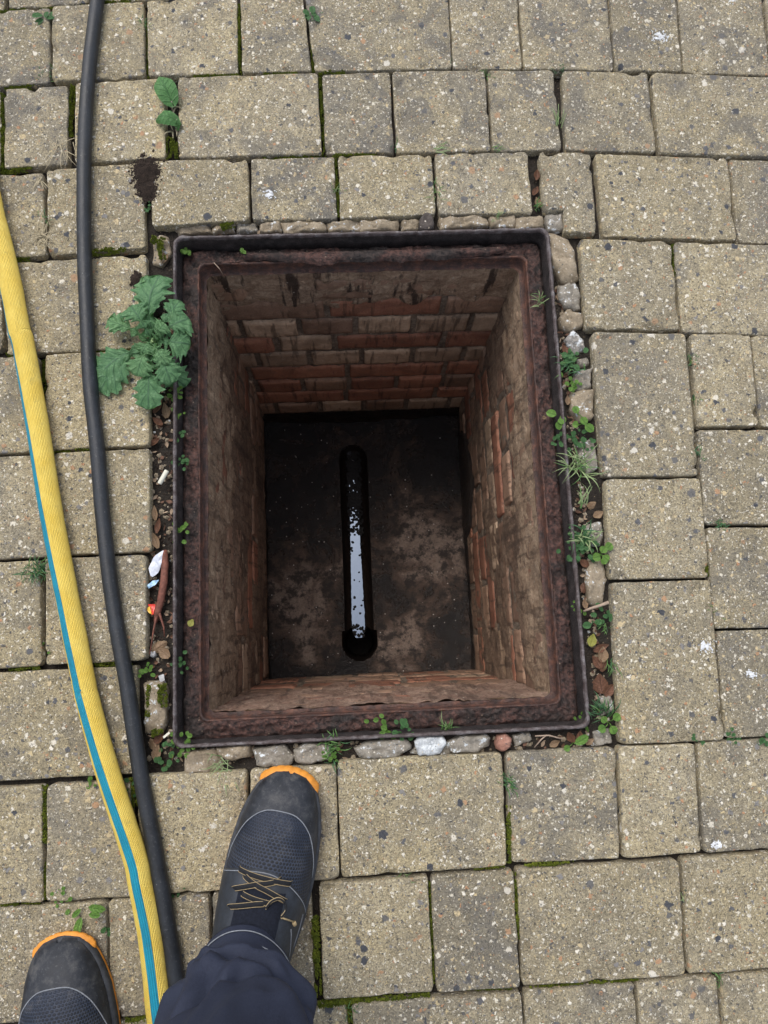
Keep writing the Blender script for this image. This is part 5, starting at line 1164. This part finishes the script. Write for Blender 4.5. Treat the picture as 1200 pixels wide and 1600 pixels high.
# trousers: two legs and the seat, with folds that break over the shoes
mb = MB()
def leg(mb, hem_c, hem_n, path, seed, W3f):
    rows = []; uv = []; n = 96
    zs = np.r_[np.linspace(0, .30, 66), np.linspace(.31, 1, 30)]
    for q in zs:
        c = spline_eval(path, q); rx, ry = c[3], c[4]; row = []
        zc_ = c[2]
        for i in range(n):
            th = 2 * math.pi * i / n; cx_, sy_ = math.cos(th), math.sin(th)
            dz = max(0, 1 - q / .2)
            # the hem is low at the heel and rides up over the lacing
            z = zc_ + dz * (.045 * sy_)
            A = .0095 * math.exp(-((zc_ - .22) / .10) ** 2) + .0032 + (.005 if .42 < zc_ < .6 else 0)
            v1 = mn.noise(Vector((cx_ * 1.1 + seed, sy_ * 1.1, zc_ * 9 + cx_ * 1.9 + sy_ * .6))); v2 = mn.noise(Vector((cx_ * 1.9 - seed, sy_ * 1.9, zc_ * 15 - cx_ * 2.4)))
            fold = (1 - 2.6 * abs(v1)) * .9 + v2 * .5
            d = A * fold * min(1, max(0, (q - .055)) / .04 + .10)
            fr = max(0, sy_ + .25) / 1.25
            # cloth breaking over the instep: one full roll, a deep crease under it and a slanting pleat
            d += fr * (.0105 * math.exp(-((zc_ - .172 - .016 * cx_) / .011) ** 2) - .014 * math.exp(-((zc_ - .196 - .034 * cx_) / .0075) ** 2) + .006 * math.exp(-((zc_ - .225 - .03 * cx_) / .016) ** 2) - .011 * math.exp(-((zc_ - .255 + .05 * cx_) / .008) ** 2))
            d += .007 * math.exp(-((cx_ + .45 - (zc_ - .16) * 4) / .12) ** 2) * max(0, sy_) * math.exp(-((zc_ - .20) / .06) ** 2)
            row.append((c[0] + (rx + d) * cx_, c[1] + (ry + d) * sy_, z + d * .25)); uv.append
        rows.append(row)
    b0 = len(mb.v)
    inner = [[(p[0] + (rows[0][0][0] + rows[0][n // 2][0] - 2 * p[0]) * .04, p[1] + (rows[0][n // 4][1] + rows[0][3 * n // 4][1] - 2 * p[1]) * .04, p[2] + dz_) for p in rows[0]] for dz_ in (.05, .001)]
    mb.grid(inner + rows, None, 0, True)
    return rows
def spline_eval(path, q):
    zq = [p[0] for p in path]; return [float(np.interp(q, zq, [p[k] for p in path])) for k in range(1, 6)]
def dense(path):
    return path
hemR = WR(.252, .002, 0); hemL = WL(.255, .0, 0)
def legpath(h, hip):
    fx_, fy_ = h[0], h[1]
    P0 = [(0, fx_, fy_, .070, .0600, .078), (.03, fx_ + .001, fy_, .092, .0605, .072), (.07, fx_ + .003, fy_ - .003, .122, .062, .065), (.11, fx_ + .008, fy_ - .006, .155, .074, .071), (.16, fx_ + .010, fy_ - .010, .20, .086, .080), (.24, fx_ + .008, fy_ - .015, .27, .079, .083), (.40, fx_ + .004, fy_ - .015, .40, .075, .082), (.52, fx_, fy_ - .010, .50, .078, .082)]
    e = P0[-1]
    P0 += [(.72, e[1] + (hip[0] - e[1]) * .5, e[2] + (hip[1] - e[2]) * .5, .68, .088, .095), (1., hip[0], hip[1], .90, .100, .112)]
    return P0
rr_ = leg(mb, None, None, legpath(hemR, (-.215, -.800)), 1.3, WR); rl_ = leg(mb, None, None, legpath(hemL, (-.395, -.850)), 7.7, WL)
rows = []
for z, cx_, cy_, rx, ry in ((.80, -.305, -.825, .185, .105), (.86, -.305, -.825, .200, .122), (.93, -.305, -.825, .195, .125), (1.0, -.305, -.822, .178, .118), (1.04, -.305, -.82, .17, .112)):
    rows.append([(cx_ + rx * math.cos(a), cy_ + ry * math.sin(a) - .3 * (math.cos(a) * rx) * .28, z) for a in np.linspace(0, 2 * math.pi, 40, endpoint=False)])
b0 = len(mb.v); mb.grid(rows, None, 0, True)
trousers = mb.build('trousers', M['navy'], person, center=(-.31, -.80, 0))
# stitched hem lines round the right trouser leg
mb = MB()
for k in (5, 12):
    r_ = rr_[k]; c = np.mean(np.array(r_), axis=0); pts = [np.array(p) + (np.array(p) - c) / np.linalg.norm(np.array(p) - c) * .0013 for p in r_]; mb.tube(pts + [pts[0]], .00075, 5)
mb.build('hem_stitching', M['stitch'], trousers)
# jacket, arms and head above the view: one skinned figure
V = [(-.305, -.825, 1.0, .155), (-.302, -.815, 1.14, .15), (-.298, -.80, 1.28, .155), (-.296, -.79, 1.40, .12), (-.292, -.765, 1.49, .058), (-.286, -.725, 1.57, .088), (-.280, -.705, 1.66, .085),
     (-.13, -.81, 1.40, .07), (-.06, -.76, 1.25, .052), (-.045, -.70, 1.12, .045), (-.05, -.56, 1.16, .036), (-.06, -.47, 1.20, .028), (-.46, -.85, 1.40, .07), (-.52, -.82, 1.25, .052), (-.50, -.74, 1.11, .045), (-.32, -.60, 1.15, .036), (-.22, -.51, 1.19, .028)]
E_ = [(0, 1), (1, 2), (2, 3), (3, 4), (4, 5), (5, 6), (3, 7), (7, 8), (8, 9), (9, 10), (10, 11), (3, 12), (12, 13), (13, 14), (14, 15), (15, 16)]
for h, d in ((11, (.22, 1, .05)), (16, (.75, .6, .05))):
    d = np.array(d) / np.linalg.norm(d); nv = np.array((-d[1], d[0], 0)); b = np.array(V[h][:3])
    V.append((*(b + d * .045), .030)); palm = len(V) - 1; E_.append((h, palm))
    for k in range(4):
        o_ = nv * (.021 - .014 * k); L = (.068, .076, .070, .056)[k]; q0 = palm
        for j, (fr, dz) in enumerate(((.35, .0), (.7, .012), (1., .034))):
            V.append((*(b + d * (.05 + L * fr * (1 - .15 * j)) + o_ * 1.25 + np.array((0, 0, dz))), .0088 - .0008 * j)); E_.append((q0, len(V) - 1)); q0 = len(V) - 1
    q0 = palm
    for fr, dz in ((.5, .01), (1., .03)):
        V.append((*(b + d * (.03 + .03 * fr) - nv * (.03 + .014 * fr) + np.array((0, 0, dz))), .010)); E_.append((q0, len(V) - 1)); q0 = len(V) - 1
me = bpy.data.meshes.new('body'); me.from_pydata([v[:3] for v in V], E_, []); body = bpy.data.objects.new('body', me); COL.objects.link(body)
body.parent = person; body.matrix_parent_inverse = Matrix.Translation(-Vector((-.31, -.80, 0)))
sk = body.modifiers.new('skin', 'SKIN'); sk.use_smooth_shade = True
for i, v in enumerate(V): me.skin_vertices[0].data[i].radius = (v[3], v[3] * (.72 if i < 4 else 1)); me.skin_vertices[0].data[i].use_root = (i == 0)
sb = body.modifiers.new('sub', 'SUBSURF'); sb.levels = 1; sb.render_levels = 1
me.materials.append(m_plain('dark_jacket', (.02, .022, .03), .85, .3, 60, .001, .3))
